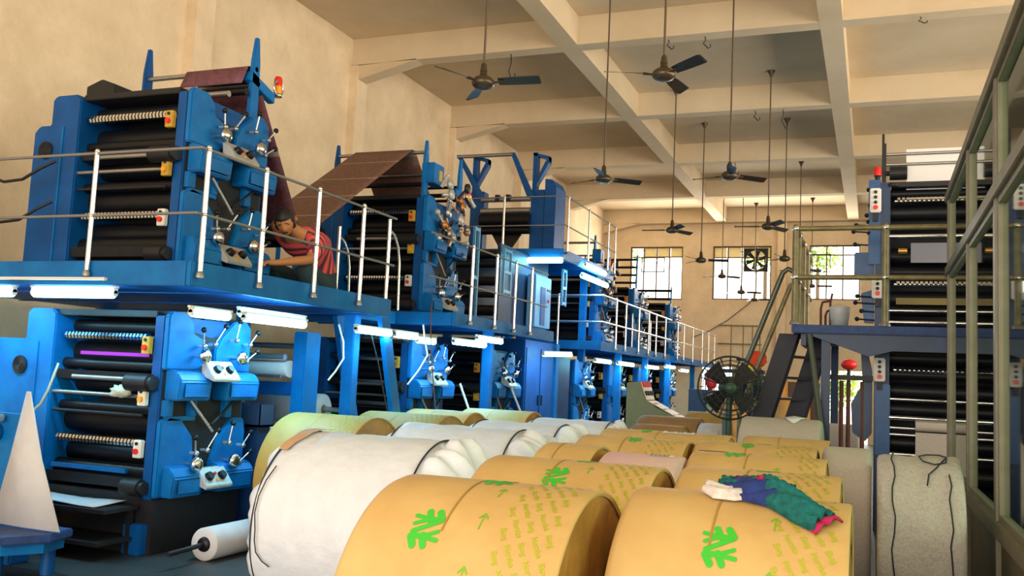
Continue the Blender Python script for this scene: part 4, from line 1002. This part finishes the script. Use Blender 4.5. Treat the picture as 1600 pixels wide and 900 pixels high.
# grey reels on the right
def grey_reel(label, x0, x1, y, D, m_, strings=False, scrap=False, group=None):
    R = D/2; xc = (x0+x1)/2; h = (x1-x0)/2; t = thing('grey_wrapped_reel', label, 'paper reel', (xc, y, 0))
    b = MB(); N = 96; prof = [(-h+.02, 0.01), (-h, R*.6), (-h, R-.03), (-h+.012, R-.008), (-h+.04, R)] + [(-h+.04+(2*h-.08)*i/8, R) for i in range(1, 8)] + [(h-.04, R), (h-.012, R-.008), (h, R-.03), (h, R*.6), (h-.02, .01)]
    b.lathe(prof, (0, 0, 0), 'x', N)
    if strings:
        b.v = [(x, yy*(1+.012*math.sin(9*x+3*math.atan2(yy, z)*3)+.008*math.sin(31*x+5*math.atan2(z, yy))), z*(1+.012*math.sin(7*x+2*z*5)+.008*math.sin(29*x+9*yy))) for x, yy, z in b.v]
    o = obj('cloth_wrap' if strings else 'paper_wrap', b, m_, t); o.location = (0, 0, R+(.01 if strings else 0))
    if strings:
        def c(a, s_): p = cylpt(a, s_, R, .022); return (a, p[1], p[2]+R)
        obj('string', MB().tube([c(-h*.62+.012*math.sin(i*1.7), -.1+i*.1) for i in range(13)], .005, 6), string_m, t)
        obj('string', MB().tube([c(h*.55, -.02), c(h*.2, .02), c(h*.0, .1), (c(h*.08, .2)), c(h*.35, .24), c(h*.62, .2), c(h*.66, .08), c(h*.5, .0)], .005, 6), string_m, t)
        obj('string', MB().tube([c(h*.62, .12), c(h*.35, .3), c(h*.2, .36), c(h*.15, .46)], .005, 6), string_m, t)
        obj('string', MB().tube([c(h*.66+.01*math.sin(i*2.1), .35+i*.1) for i in range(8)], .005, 6), string_m, t)
    if scrap:
        obj('torn_paper', MB().sheet([[(.02, *cylpt(0, .0, R, .01)[1:2], 2*R+.012), (.12, -.0, 2*R+.03), (.26, 0, 2*R+.012)], [(.05, cylpt(0, .12, R, .015)[1], cylpt(0, .12, R, .015)[2]+R), (.12, cylpt(0, .14, R, .02)[1], cylpt(0, .14, R, .02)[2]+R), (.2, cylpt(0, .13, R, .015)[1], cylpt(0, .13, R, .015)[2]+R)], [(.12, cylpt(0, .24, R, .01)[1], cylpt(0, .24, R, .01)[2]+R), (.13, cylpt(0, .25, R, .012)[1], cylpt(0, .25, R, .012)[2]+R), (.15, cylpt(0, .24, R, .01)[1], cylpt(0, .24, R, .01)[2]+R)]], .004), newsw, t)
    return t
grey_reel('large pale grey reel with a torn paper flap on top, near the steel stair', -1.32, -.50, 10.45, 1.32, gpaper, scrap=True)
grey_reel('speckled grey reel left of the cloth-wrapped one by the glass partition', -.36, -.005, 7.75, 1.2, gpaper)
grey_reel('grey cloth-wrapped reel with loose black strings by the glass partition', .03, .56, 7.12, 1.2, gwrap, strings=True)
grey_reel('grey reel in the dark under the right-hand platform', -.62, -.15, 13.6, 1.2, gpaper)
# kraft reels standing on end far behind the pedestal fan
for x, y, z, l in ((-2.75, 19.6, 0, 'left'), (-1.65, 19.6, 0, 'right'), (-2.2, 20.9, 0, 'middle')):
    t = thing('standing_paper_reel', 'kraft reel standing on end far behind the pedestal fan, ' + l + ' one', 'paper reel', (x, y, z))
    obj('kraft_wrap', MB().lathe([(0, 0), (0, .46), (.03, .48), (1.45 if l != 'middle' else 1.9, .48), (1.48 if l != 'middle' else 1.93, .46), (1.48 if l != 'middle' else 1.93, 0)], (0, 0, 0), 'z', 40), kraft_e, t)

# cloth on the front right reel
def cloth_patch(pts_a, pts_s, w_, R, xc, yc, seed, thick=.05, ns=34, nw=16):
    rows = []; rnd = random.Random(seed); ph = rnd.uniform(0, 6)
    for i in range(ns+1):
        u = i/ns*(len(pts_a)-1); k = min(int(u), len(pts_a)-2); f_ = u-k
        a = pts_a[k]*(1-f_)+pts_a[k+1]*f_; s_ = pts_s[k]*(1-f_)+pts_s[k+1]*f_; wd = w_[k]*(1-f_)+w_[k+1]*f_
        da = pts_a[k+1]-pts_a[k]; ds = pts_s[k+1]-pts_s[k]; L = math.hypot(da, ds); na, ns_ = -ds/L, da/L
        row = []
        for j in range(nw+1):
            v = (j/nw-.5)*2; e = .010+thick*max(0, 1-v*v)**.7*(.62+.38*math.sin(u*2.6+ph+v*3.1)*math.sin(v*5+u*1.4))
            p = cylpt(a+na*v*wd/2, s_+ns_*v*wd/2, R, max(e, .008)); row.append((p[0]+xc, p[1]+yc, p[2]+R))
        rows.append(row)
    return rows
t = thing('printed_cloth', 'crumpled teal and white cloth with magenta trim lying on the front right reel', 'cloth', (-.45, 3.8, 1.2)); lc = Vector(t.location)
XC, YC, RR = -.485, 3.80, .6
obj('white_end', MB(lc).sheet(cloth_patch([-.12, -.04, .10, .20], [.02, .08, .02, .04], [.08, .15, .12, .05], RR, XC, YC, 3, .05), .006), whitec, t)
obj('navy_fold', MB(lc).sheet(cloth_patch([-.04, .05, .15, .22], [-.02, .08, .12, .12], [.10, .12, .12, .06], RR, XC, YC, 5, .08), .006), navyc, t)
obj('teal_fold', MB(lc).sheet(cloth_patch([-.08, .02, .10, .16, .26, .33], [-.05, .0, .06, .12, .22, .27], [.06, .09, .11, .13, .13, .12], RR, XC, YC, 9, .095), .006), teal, t)
obj('magenta_hem', MB(lc).sheet(cloth_patch([.325, .345], [.265, .285], [.125, .125], RR, XC, YC, 9, .05, 6), .008), magenta, t)
obj('magenta_fold', MB(lc).sheet(cloth_patch([-.02, .05, .09], [-.02, .03, .07], [.03, .04, .03], RR, XC, YC, 9, .10, 12, 8), .006), magenta, t)

# ================================================================= CONSOLE AND PEDESTAL FANS
t = thing('control_console', 'olive control console with a pale sloping button panel beyond the reels', 'console', (-3.05, 13.6, 0))
side = [(-.32, 0), (-.32, 1.63), (-.12, 1.65), (-.02, 1.38), (.14, 1.28), (.52, 1.12), (.52, 1.06), (.35, 1.02), (.30, 0)]
obj('cabinet', MB().prism(side, 'y', -.28, .3), consm, t, .01)
def slab(p, q, m_, name, off=.006):
    (xa, za), (xb, zb) = p, q; n_ = Vector((-(zb-za), 0, xb-xa)).normalized(); n_ = n_ if n_.z > 0 else -n_
    vs = [Vector((xa, -.26, za)), Vector((xb, -.26, zb)), Vector((xb, .28, zb)), Vector((xa, .28, za))]; vs += [v+n_*off for v in vs]
    return obj(name, MB().add(vs, [(3,2,1,0),(4,5,6,7),(0,1,5,4),(1,2,6,5),(2,3,7,6),(3,0,4,7)]), m_, t)
pa = slab((-.115, 1.64), (-.025, 1.39), label_w, 'meter_panel'); pb = slab((-.0, 1.37), (.50, 1.125), label_w, 'button_panel')
for i in range(3):
    for j in range(4):
        x = .06+i*.15; z = 1.345-(x-.0)*.49+.012
        obj('push_button', MB().cyl((x, -.2+.13*j, z-.01), (x+.006, -.2+.13*j, z+.02), .03, 12), [red, dark2, steel, cream][(i+j) % 4], pb)
for i in range(2):
    for j in range(4): obj('meter', MB().cyl((-.10+i*.045+.0, -.2+.13*j, 1.60-i*.12), (-.07+i*.045, -.2+.13*j, 1.61-i*.12), .035, 14), dark2 if i else red, pa)
obj('red_strip', MB().bx(-.118, -.10, -.25, .27, 1.642, 1.655), red, pa)
def ped_fan(label, loc, R, rz, hub=1.62):
    t = thing('pedestal_fan', label, 'fan', loc, rz); z = hub
    obj('base', MB().lathe([(0, 0), (0, .28), (.03, .26), (.06, .06), (.08, .035)], (0, 0, 0), 'z', 28), motor_m, t)
    obj('pole', MB().cyl((0, 0, .05), (0, 0, z-.1), .035, 14), motor_m, t)
    obj('motor', MB().lathe([(-.06, 0), (-.06, .09), (-.02, .12), (.20, .12), (.26, .08), (.27, 0)], (0, 0, z), 'y', 24), motor_m, t)
    g = MB()
    for k in range(20):
        a = 2*PI*k/20; d = Vector((math.cos(a), 0, math.sin(a)))
        pts = [Vector((0, y_, z))+d*r for y_, r in ((-.21, .05), (-.20, R*.35), (-.17, R*.7), (-.12, R*.93), (-.05, R), (.02, R*.96), (.06, R*.7), (.08, R*.3))]
        g.tube(pts, .005, 5)
    for r, y_ in ((R, -.05), (R*.86, -.15), (R*.7, -.17), (R*.52, -.19), (R*.35, -.20), (R*.18, -.205), (R*.75, .05)): g.torus((0, y_, z), r, .006 if r < R else .012, 'y', 48, 5)
    obj('cage', g, cage_m, t)
    for k in range(4):
        a = k*PI/2+.75; d = Vector((math.cos(a), 0, math.sin(a))); n_ = Vector((-math.sin(a), 0, math.cos(a)))
        p = [Vector((0, -.09, z))+d*.06-n_*.04, Vector((0, -.05, z))+d*.06+n_*.04, Vector((0, -.02, z))+d*R*.85+n_*.13, Vector((0, -.11, z))+d*R*.88-n_*.11]
        obj('blade', MB().add(p+[v+Vector((0, .006, 0)) for v in p], [(0,1,2,3),(7,6,5,4),(0,4,5,1),(1,5,6,2),(2,6,7,3),(3,7,4,0)]), dark2, t)
    obj('hub_cap', MB().lathe([(-.22, 0), (-.215, .06), (-.19, .07)], (0, 0, z), 'y', 20), motor_m, t)
    return t
ped_fan('large black pedestal fan standing behind the kraft reels, before the stair', (-1.55, 10.95, 0), .36, R_(12))
ped_fan('smaller pedestal fan half hidden by the steel stair', (-1.75, 14.9, 0), .34, R_(-55), 1.72)
# scraps of colour near the fans
blob('red_bag', 'bright red bag on the far locker left of the pedestal fan', 'bag', (-3.62, 22.5, 1.80), red, .15, .1, .26, 4, .15)
blob('orange_cloth', 'orange-red cloth hung on a rail just above the pedestal fan', 'cloth', (-1.50, 13.2, 2.03), mat('orange_cloth', (.75, .07, .02), .8), .13, .05, .11, 6, .35)
blob('yellow_tag', 'small yellow tag beside the pedestal fan', 'tag', (-1.60, 13.17, 1.88), mat('yellow_tag', (.85, .62, .02), .6), .05, .02, .12, 8, .1)
rb_ = blob('red_box', 'small red plastic box in the dark under the right-hand platform', 'box', (-.38, 16.5, 2.1), red, .13, .1, .09, 9, .08); obj('stand', MB().cyl((0, 0, -.08), (0, 0, -2.1), .03, 10), dark2, rb_)
t = thing('cable_drum_post', 'dark post with a crossbar carrying the orange cloth and yellow tag', 'post', (-1.58, 13.2, 0)); obj('post', MB().cyl((0, 0, 0), (0, 0, 2.05), .03, 10), dark2, t); obj('crossbar', MB().cyl((-.2, 0, 2.02), (.2, 0, 2.02), .018, 8), dark2, t)
t = thing('steel_locker', 'dark blue-grey locker far back, left of the pedestal fan', 'locker', (-3.55, 22.5, 0)); obj('body', MB().bx(-.55, .5, -.3, .3, 0, 1.55), blue_n, t, .01); obj('door', MB().bx(-.0, .45, -.315, -.3, .1, 1.45), mat('locker_green', (.02, .10, .08), .5), t)
t = thing('low_pallet_rack', 'brown low rack along the end wall right of the pedestal fan', 'rack', (-2.0, 30.8, 0)); obj('body', MB().bx(-1.6, .45, -.3, .4, 0, 1.9), mat('rack_brown', (.14, .08, .045), .7), t, .02)

# ================================================================= RIGHT-HAND PLATFORM, STAIR AND PRESS
loc = (.6, 11.3, 0)
t = thing('walkway_platform', 'scuffed dark blue platform on the right, carrying the olive pipe railing', 'platform', loc)
obj('deck_plate', MB(loc).bx(-.90, 2.3, 11.30, 11.98, 2.30, 2.40), blue_deck, t, .01)
obj('side_deck', MB(loc).bx(-.90, -.22, 11.981, 14.4, 2.30, 2.40), blue_deck, t, .01)
obj('edge_beam', MB(loc).prism([(-.75, 2.299), (2.3, 2.299), (2.3, 2.12), (.2, 2.12), (-.05, 2.05)], 'y', 11.36, 11.42), blue_n, t)
obj('edge_beam', MB(loc).bx(-.80, -.74, 11.42, 14.4, 2.16, 2.299), blue_n, t)
for x, y in ((-.52, 11.5), (-.52, 14.2)): obj('support_column', MB(loc).bx(x-.05, x+.05, y-.05, y+.05, 0, 2.29), blue_n, t, .006)
obj('brace_pole', MB(loc).cyl((-.70, 11.36, 2.29), (-.40, 11.36, .0), .035, 12), mat('brace_green_grey', (.07, .08, .055), .5, metal=.3), t)
obj('brace_beam', MB(loc).bx(-.5, .0, 11.9, 11.96, 1.78, 1.84), dark2, t)
rp = railing('olive pipe railing on the right-hand platform', [(-.87, 14.2), (-.87, 11.33), (2.2, 11.33)], [(-.87, 11.33), (-.87, 11.85), (-.87, 12.6), (-.87, 13.4), (.12, 11.33), (1.15, 11.33)], 2.40, 1.16, .038, .032, m_post=olive_pipe, m_rail=olive_pipe, drop=0)
# stair down to the left with pipe handrails
ship_ladder('dark steel stair leaning against the right-hand platform', (-.93, 11.55, 2.30), (-1.60, 11.42, 0), .34, .50, mat('stair_dark_steel', (.022, .022, .04), .5, metal=.2, noise=.5, nscale=8), dark2, 8, .11)
t = thing('stair_handrail', 'near olive pipe handrail of the stair', 'handrail', (-1.6, 11.42, 0))
gp = mat('handrail_grey_green', (.10, .11, .085), .4, metal=.5)
o_ = Vector(t.location); obj('pipe', MB(o_).tube([(-.90, 11.42, 3.04), (-.96, 11.42, 3.07), (-1.02, 11.42, 3.02), (-1.60, 11.42, 1.45), (-1.66, 11.42, 1.25), (-1.66, 11.42, 0)], .032, 10), gp, t)
t = thing('stair_handrail', 'far olive pipe handrail of the stair', 'handrail', (-1.6, 12.1, 0))
o_ = Vector(t.location); obj('pipe', MB(o_).tube([(-.90, 12.1, 2.98), (-.98, 12.1, 2.95), (-1.52, 12.1, 1.50), (-1.58, 12.1, 1.3), (-1.58, 12.1, 0)], .030, 10), olive_pipe, t)
# bucket and pipes on the platform
t = thing('plastic_bucket', 'white plastic bucket on the right-hand platform', 'bucket', (-.40, 12.35, 2.40))
obj('pail', MB().lathe([(.01, 0), (0, .09), (.30, .115), (.30, .125), (.27, .125), (.02, .095), (.02, 0)], (0, 0, 0), 'z', 28), bucketm, t)
obj('handle', MB().tube([(.12*math.cos(a), .0, .28+.05*math.sin(a)) for a in [PI*i/8 for i in range(9)]], .005, 6), steel, t)
for i, (x, h) in enumerate(((-.66, .42), (-.60, .30), (-.54, .52), (-.48, .22))):
    t = thing('red_pipe', ['tall bent red pipe', 'short bent red pipe', 'tallest straight red pipe', 'shortest red pipe'][i] + ' standing behind the bucket on the right-hand platform', 'pipe', (x, 13.0, 2.40))
    obj('pipe', MB().tube([(0, 0, 0), (0, 0, h*.8), (.02, 0, h), (.12 if i != 2 else .02, 0, h+.02)], .016, 8), rust, t)
for i, x in enumerate((-.36, -.28, -.12)):
    t = thing('vertical_pipe', ['leftmost', 'middle', 'rightmost'][i] + ' of the dark red pipes under the right-hand platform', 'pipe', (x, 12.05, 0))
    obj('pipe', MB().cyl((0, 0, 0), (0, 0, 1.77), .026, 10), rust, t)

t = thing('right_printing_press', 'tall navy printing press on the right, behind the glass partition end', 'printing press', (.05, 12.05, 0))
obj('front_column', MB().bx(-.04, .13, -.03, .35, 0, 4.22), blue_n, t, .012)
blue_r = mat('royal_blue_worn', (.015, .10, .30), .42, noise=.4, nscale=5)
obj('side_housing', MB().bx(-.28, -.045, .02, .35, 3.05, 3.36), blue_r, t, .012)
obj('upper_plate', MB().bx(-.12, .02, -.05, -.031, 3.2, 4.25), blue_r, t, .006)
obj('lower_housing', MB().prism([(-.16, 2.5), (-.045, 2.5), (-.045, 2.9), (-.20, 2.85)], 'y', 0, .3), blue_r, t, .01)
obj('lower_arm', MB().prism([(-.28, 1.15), (-.14, 1.05), (-.06, 1.15), (-.06, 1.9), (-.14, 2.28), (-.20, 2.28), (-.17, 1.75), (-.30, 1.5)], 'y', -.02, .12), mat('blue_grey_casting', (.05, .09, .17), .5, noise=.3, nscale=7), t, .01)
obj('lower_plate', MB().bx(-.03, .14, -.06, -.031, .9, 1.75), blue_r, t, .01)
obj('far_column', MB().bx(1.98, 2.15, -.03, .35, 0, 4.22), blue_n, t, .012)
obj('bay_back', MB().bx(.13, 1.98, .50, .56, .2, 4.2), recess, t)
obj('top_cover', MB().bx(.14, 1.98, -.02, .5, 4.16, 4.22), dark2, t)
for y, z, r in ((.15, 4.10, .055), (.22, 3.87, .10), (.10, 3.70, .06), (.25, 3.33, .11), (.12, 3.12, .07), (.22, 2.80, .10), (.16, 2.66, .07), (.2, 2.42, .06), (.24, 2.08, .10), (.12, 1.88, .06), (.24, 1.68, .10), (.14, 1.46, .08), (.2, 1.05, .10), (.2, .7, .12), (.2, .35, .12)):
    obj('ink_roller', MB().cyl((.12, y, z), (1.99, y, z), r, 20), dark, t)
for z in (4.0, 2.97, 1.93): obj('key_roller', coil_roller(.2, 1.95, .03, z, 34), chrome, t)
for z, r, y in ((3.55, .03, .0), (2.64, .016, -.02), (2.50, .022, -.02), (2.24, .012, .0), (1.58, .02, .0), (1.36, .03, -.03), (1.24, .016, -.02), (1.16, .018, -.02), (.93, .022, -.02)):
    obj('chrome_bar', MB().cyl((.12, y, z), (1.99, y, z), r, 12), chrome, t)
obj('yellow_ink_tray', MB().bx(.2, 1.9, .02, .05, 2.72, 2.80), mat('dull_yellow', (.16, .12, .02), .5), t)
obj('paper_sheet', MB().bx(.36, 1.9, -.05, -.045, 3.22, 3.46), mat('blue_grey_paper', (.20, .21, .26), .7), t)
obj('brass_knob', MB().cyl((.22, -.06, 3.36), (.32, -.06, 3.36), .035, 12), mat('brass', (.6, .35, .1), .3, metal=.8), t)
obj('paper_roll', MB().cyl((.42, -.02, 1.27), (1.95, -.02, 1.27), .06, 24).bx(.42, 1.9, -.06, -.055, .5, 1.2), gpaper, t)
obj('top_post', MB().bx(.03, .06, .1, .15, 4.2, 4.86).bx(.06, .08, .1, .15, 4.2, 4.74), dark2, t)
for z, r in ((4.60, .02), (4.47, .02)): obj('turner_bar', MB().cyl((.06, .12, z), (2.1, .12, z), r, 12), steel, t)
obj('top_roller', MB().cyl((.12, .12, 4.36), (.32, .12, 4.36), .085, 20).cyl((.06, .12, 4.36), (.12, .12, 4.36), .03, 12), dark2, t)
obj('short_rod', MB().cyl((.06, .12, 4.24), (.34, .12, 4.24), .01, 8), dark2, t)
obj('top_paper', MB().bx(.31, 2.0, .13, .135, 4.0, 4.66), newsw, t)
for x, z, h in ((-.04, 3.98, .30), (-.01, 2.92, .28), (.02, 1.92, .28)):
    pb = obj('button_station', MB().bx(x-.065, x+.065, -.13, -.06, z-h/2, z+h/2), label_w, t, .012)
    for i in range(4): obj('push_button', MB().cyl((x, -.13, z+h*.33-i*h*.21), (x, -.15, z+h*.33-i*h*.21), .02 if i < 3 else .028, 14), dark2 if i < 3 else red, pb)
    obj('bracket', MB().bx(x-.03, x+.03, -.1, -.04, z-h/2-.1, z-h/2), dark2, pb)
for (z, dx) in ((4.12, -.08), (4.02, -.05), (3.92, -.06), (3.80, -.10), (3.68, -.22), (3.60, -.25), (3.72, -.08), (3.58, -.07), (3.44, -.23), (2.80, -.20), (2.72, -.22), (2.62, -.15), (2.52, -.2)):
    lv = obj('lever', MB().cyl((-.04, .0, z), (-.04+dx, -.03, z+.01), .01, 8), dark2, t); obj('lever_knob', MB().ball((-.04+dx, -.03, z+.01), .028, 12), dark, lv)
bc = obj('beacon_lamp', MB().lathe([(0, .03), (.10, .03), (.12, .045)], (-.02, .05, 4.2), 'z', 16), dark2, t); obj('red_dome', MB().lathe([(.12, .045), (.2, .045), (.23, .03), (.235, 0)], (-.02, .05, 4.2), 'z', 16), red, bc)
obj('hand_knob', MB().ball((.16, -.06, 4.18), .05, 12, (1.2, .6, .6)), dark2, t)
# second press column seen through the glass
t = thing('rear_printing_press', 'blue press column seen dimly through the glass partition', 'printing press', (2.6, 9.0, 0))
obj('column', MB().bx(-.2, .2, 0, .5, 0, 3.3), blue_r, t, .015); obj('cross_housing', MB().bx(-.6, .6, .1, .6, 2.1, 2.6), blue_r, t, .015)
for z in (.6, 1.1, 1.6, 1.9): obj('roller', MB().cyl((.2, .25, z), (1.8, .25, z), .12, 18), dark, t)
obj('far_column', MB().bx(1.8, 2.1, 0, .5, 0, 3.3), blue_r, t, .015)

# ================================================================= THE MAN ON THE WALKWAY
def skin_obj(name, verts, edges, m_, parent, lvl=2, root=0):
    me = bpy.data.meshes.new(name); me.from_pydata([v[:3] for v in verts], edges, []); o = bpy.data.objects.new(name, me); C.objects.link(o)
    if parent is not None: o.parent = parent
    md = o.modifiers.new('skin', 'SKIN'); md.use_smooth_shade = True
    for i, v in enumerate(verts):
        sv = me.skin_vertices[0].data[i]; sv.radius = (v[3], v[4] if len(v) > 4 else v[3]); sv.use_root = (i == root)
    s_ = o.modifiers.new('sub', 'SUBSURF'); s_.levels = lvl; s_.render_levels = lvl
    dg = bpy.context.evaluated_depsgraph_get(); me2 = bpy.data.meshes.new_from_object(o.evaluated_get(dg))
    o.modifiers.clear(); o.data = me2; me2.materials.clear(); me2.materials.append(m_)
    for p in me2.polygons: p.use_smooth = True
    return o
man = thing('person', 'person in a red striped shirt squatting on the walkway, one arm reaching out', 'person', (-5.52, 8.00, DK-.15)); man.scale = (1.17, 1.17, 1.17)
# local frame: faces -y; z up from the deck
V = []; E = []
def jn(x, y, z, r, r2=None, frm=None):
    V.append((x, y, z, r, r2 or r)); i = len(V)-1
    if frm is not None: E.append((frm, i))
    return i
pel = jn(0, .24, .20, .13, .11); sp1 = jn(0, .27, .34, .125, .10, pel); sp2 = jn(0, .20, .48, .135, .10, sp1); ch = jn(0, .06, .58, .13, .10, sp2)
nk = jn(0, -.10, .63, .058, None, ch); hd0 = jn(0, -.22, .66, .07, None, nk)
for s_ in (1, -1):
    sh_ = jn(s_*.17, .03, .57, .062, None, ch)
    if s_ == 1:
        el = jn(.24, -.20, .36, .044, None, sh_); m1 = jn(.22, -.33, .335, .042, None, el); wr = jn(.16, -.55, .29, .027, None, m1); hn = jn(.13, -.63, .28, .032, .018, wr); armL = hn
    else:
        el = jn(-.32, .02, .72, .042, None, sh_); wr = jn(-.16, .0, .78, .027, None, el); hn = jn(-.08, -.05, .77, .032, .018, wr); armR = hn
    hp = jn(s_*.10, .20, .18, .095, None, pel); kn = jn(s_*.17, -.20, .30, .065, None, hp); cf = jn(s_*.16, -.06, .17, .055, None, kn); an = jn(s_*.15, .06, .07, .038, None, cf); ft = jn(s_*.16, -.08, .04, .04, .03, an); jn(s_*.165, -.16, .03, .032, .022, ft)
def fingers(base, d, side, up, curl):
    b0 = Vector(V[base][:3])
    for k in range(4):
        o0 = b0 + side*(-.024+.016*k); L_f = (.030, .036, .034, .027)[k]
        p1 = jn(*(o0+d*.035), .0095, None, base); p2 = jn(*(o0+d*(.035+L_f)-up*curl*.5), .0085, None, p1); p3 = jn(*(o0+d*(.035+L_f*1.6)-up*curl*1.8), .0075, None, p2)
    t1 = jn(*(b0+side*.034-up*.004), .010, None, base); t2 = jn(*(b0+side*.048+d*.035-up*.012), .009, None, t1)
fingers(armL, Vector((0, -1, -.1)).normalized(), Vector((-1, 0, 0)), Vector((0, 0, 1)), .018)
fingers(armR, Vector((.7, -.5, -.1)).normalized(), Vector((.5, .7, 0)), Vector((0, 0, 1)), .02)
body = skin_obj('body', V, E, skin, man)
# head built onto the same surface
hb = bmesh.new(); hb.from_mesh(body.data)
def head_mesh(bm):
    c_ = Vector((.01, -.27, .68)); fwd = Vector((0.42, -.72, -.58)).normalized(); upv = Vector((0, -.50, .86)); upv = (upv-fwd*upv.dot(fwd)).normalized(); rt = fwd.cross(upv)
    n, h = 28, 20; vs = []
    for j in range(h+1):
        ph = PI*j/h
        for i in range(n):
            th = 2*PI*i/n; f_, r_2, u_ = math.sin(ph)*math.cos(th), math.sin(ph)*math.sin(th), math.cos(ph)
            F = .098*f_; Rr = .076*r_2; U = .118*u_
            if u_ < -.1: Rr *= 1-.28*(-u_-.1); F *= 1-.10*(-u_-.1)
            if f_ > .8 and abs(r_2) < .25 and -.35 < u_ < .12: F += .022*(1-abs(r_2)/.25)*(1-(u_+.35)/.47+.2)   # nose
            if f_ > .7 and .05 < abs(r_2) < .5 and .0 < u_ < .2: F -= .008                                      # eye sockets
            if f_ > .8 and abs(r_2) < .35 and -.62 < u_ < -.45: F += .007                                      # lips
            if f_ > .5 and u_ < -.75: F += .012                                                                  # chin
            vs.append(bm.verts.new(c_+fwd*F+rt*Rr+upv*U))
    for j in range(h):
        for i in range(n):
            try:
                fc = bm.faces.new((vs[j*n+i], vs[(j+1)*n+i], vs[(j+1)*n+(i+1) % n], vs[j*n+(i+1) % n])); fc.smooth = True
            except ValueError: pass
    for s_ in (1, -1):
        e = c_+rt*s_*.076-upv*.012-fwd*.008
        ring = []
        for k in range(10):
            a = 2*PI*k/10; ring.append(bm.verts.new(e+upv*.030*math.sin(a)+fwd*.016*math.cos(a)+rt*s_*.012-fwd*.006))
        mid = bm.verts.new(e+rt*s_*.004); inn = [bm.verts.new(e+upv*.026*math.sin(2*PI*k/10)+fwd*.014*math.cos(2*PI*k/10)-rt*s_*.006) for k in range(10)]
        for k in range(10):
            bm.faces.new((ring[k], ring[(k+1) % 10], mid)); bm.faces.new((ring[k], inn[k], inn[(k+1) % 10], ring[(k+1) % 10]))
    return c_, fwd, upv, rt
c_, fwd, upv, rt = head_mesh(hb)
hb.to_mesh(body.data); hb.free()
b = MB(); n, h = 32, 20; vs = []
for j in range(h+1):
    ph = PI*j/h
    for i in range(n):
        th = 2*PI*i/n; f_, r_2, u_ = math.sin(ph)*math.cos(th), math.sin(ph)*math.sin(th), math.cos(ph)
        k = 1.0 if (u_ > .38 or (f_ < .22 and u_ > -.55) or (f_ < .5 and u_ > .05)) else .80
        wv = .004*math.sin(17*th+9*ph)
        vs.append(c_+fwd*(.108*f_*k+wv)+rt*(.087*r_2*k+wv)+upv*(.130*u_*k))
b.add(vs, [(j*n+i, (j+1)*n+i, (j+1)*n+(i+1) % n, j*n+(i+1) % n) for j in range(h) for i in range(n)], True)
obj('hair', b, hairm, man)
for s_ in (1, -1):
    obj('eyebrow', MB().tube([c_+fwd*.094+rt*s_*(.018+.012*k)+upv*(.030-.002*k*k) for k in range(4)], .0035, 5), hairm, man)
obj('moustache', MB().tube([c_+fwd*.098+rt*(-.024+.012*k)+upv*(-.050-.003*abs(k-2)) for k in range(5)], .005, 5), hairm, man)
# shirt: torso tube with hem plus short sleeves
V = []; E = []
sA = jn(0, .33, .03, .20, .165); sB = jn(0, .32, .20, .19, .16, sA); sC = jn(0, .28, .36, .185, .15, sB); sD = jn(0, .20, .50, .18, .14, sC); sE = jn(0, .07, .60, .165, .125, sD); sF = jn(0, -.03, .645, .09, .085, sE)
s1 = jn(.18, .02, .56, .09, None, sE); s2 = jn(.225, -.09, .46, .08, None, s1); jn(.245, -.17, .385, .074, None, s2)
s3 = jn(-.18, .03, .57, .085, None, sE); jn(-.29, .03, .67, .070, None, s3)
skin_obj('shirt', V, E, shirtm, man)
V = []; E = []
p0 = jn(0, .26, .17, .15, .13)
for s_ in (1, -1):
    a = jn(s_*.10, .20, .18, .115, None, p0); k_ = jn(s_*.17, -.20, .30, .085, None, a); c2 = jn(s_*.16, -.07, .19, .075, None, k_); jn(s_*.155, .04, .09, .06, None, c2)
skin_obj('trousers', V, E, trous, man)
for s_ in (1, -1):
    obj('sandal', MB().prism([(s_*.16-.045, .10), (s_*.16+.045, .10), (s_*.165+.05, -.16), (s_*.165, -.21), (s_*.165-.05, -.16)], 'z', .0, .018), dark2, man)
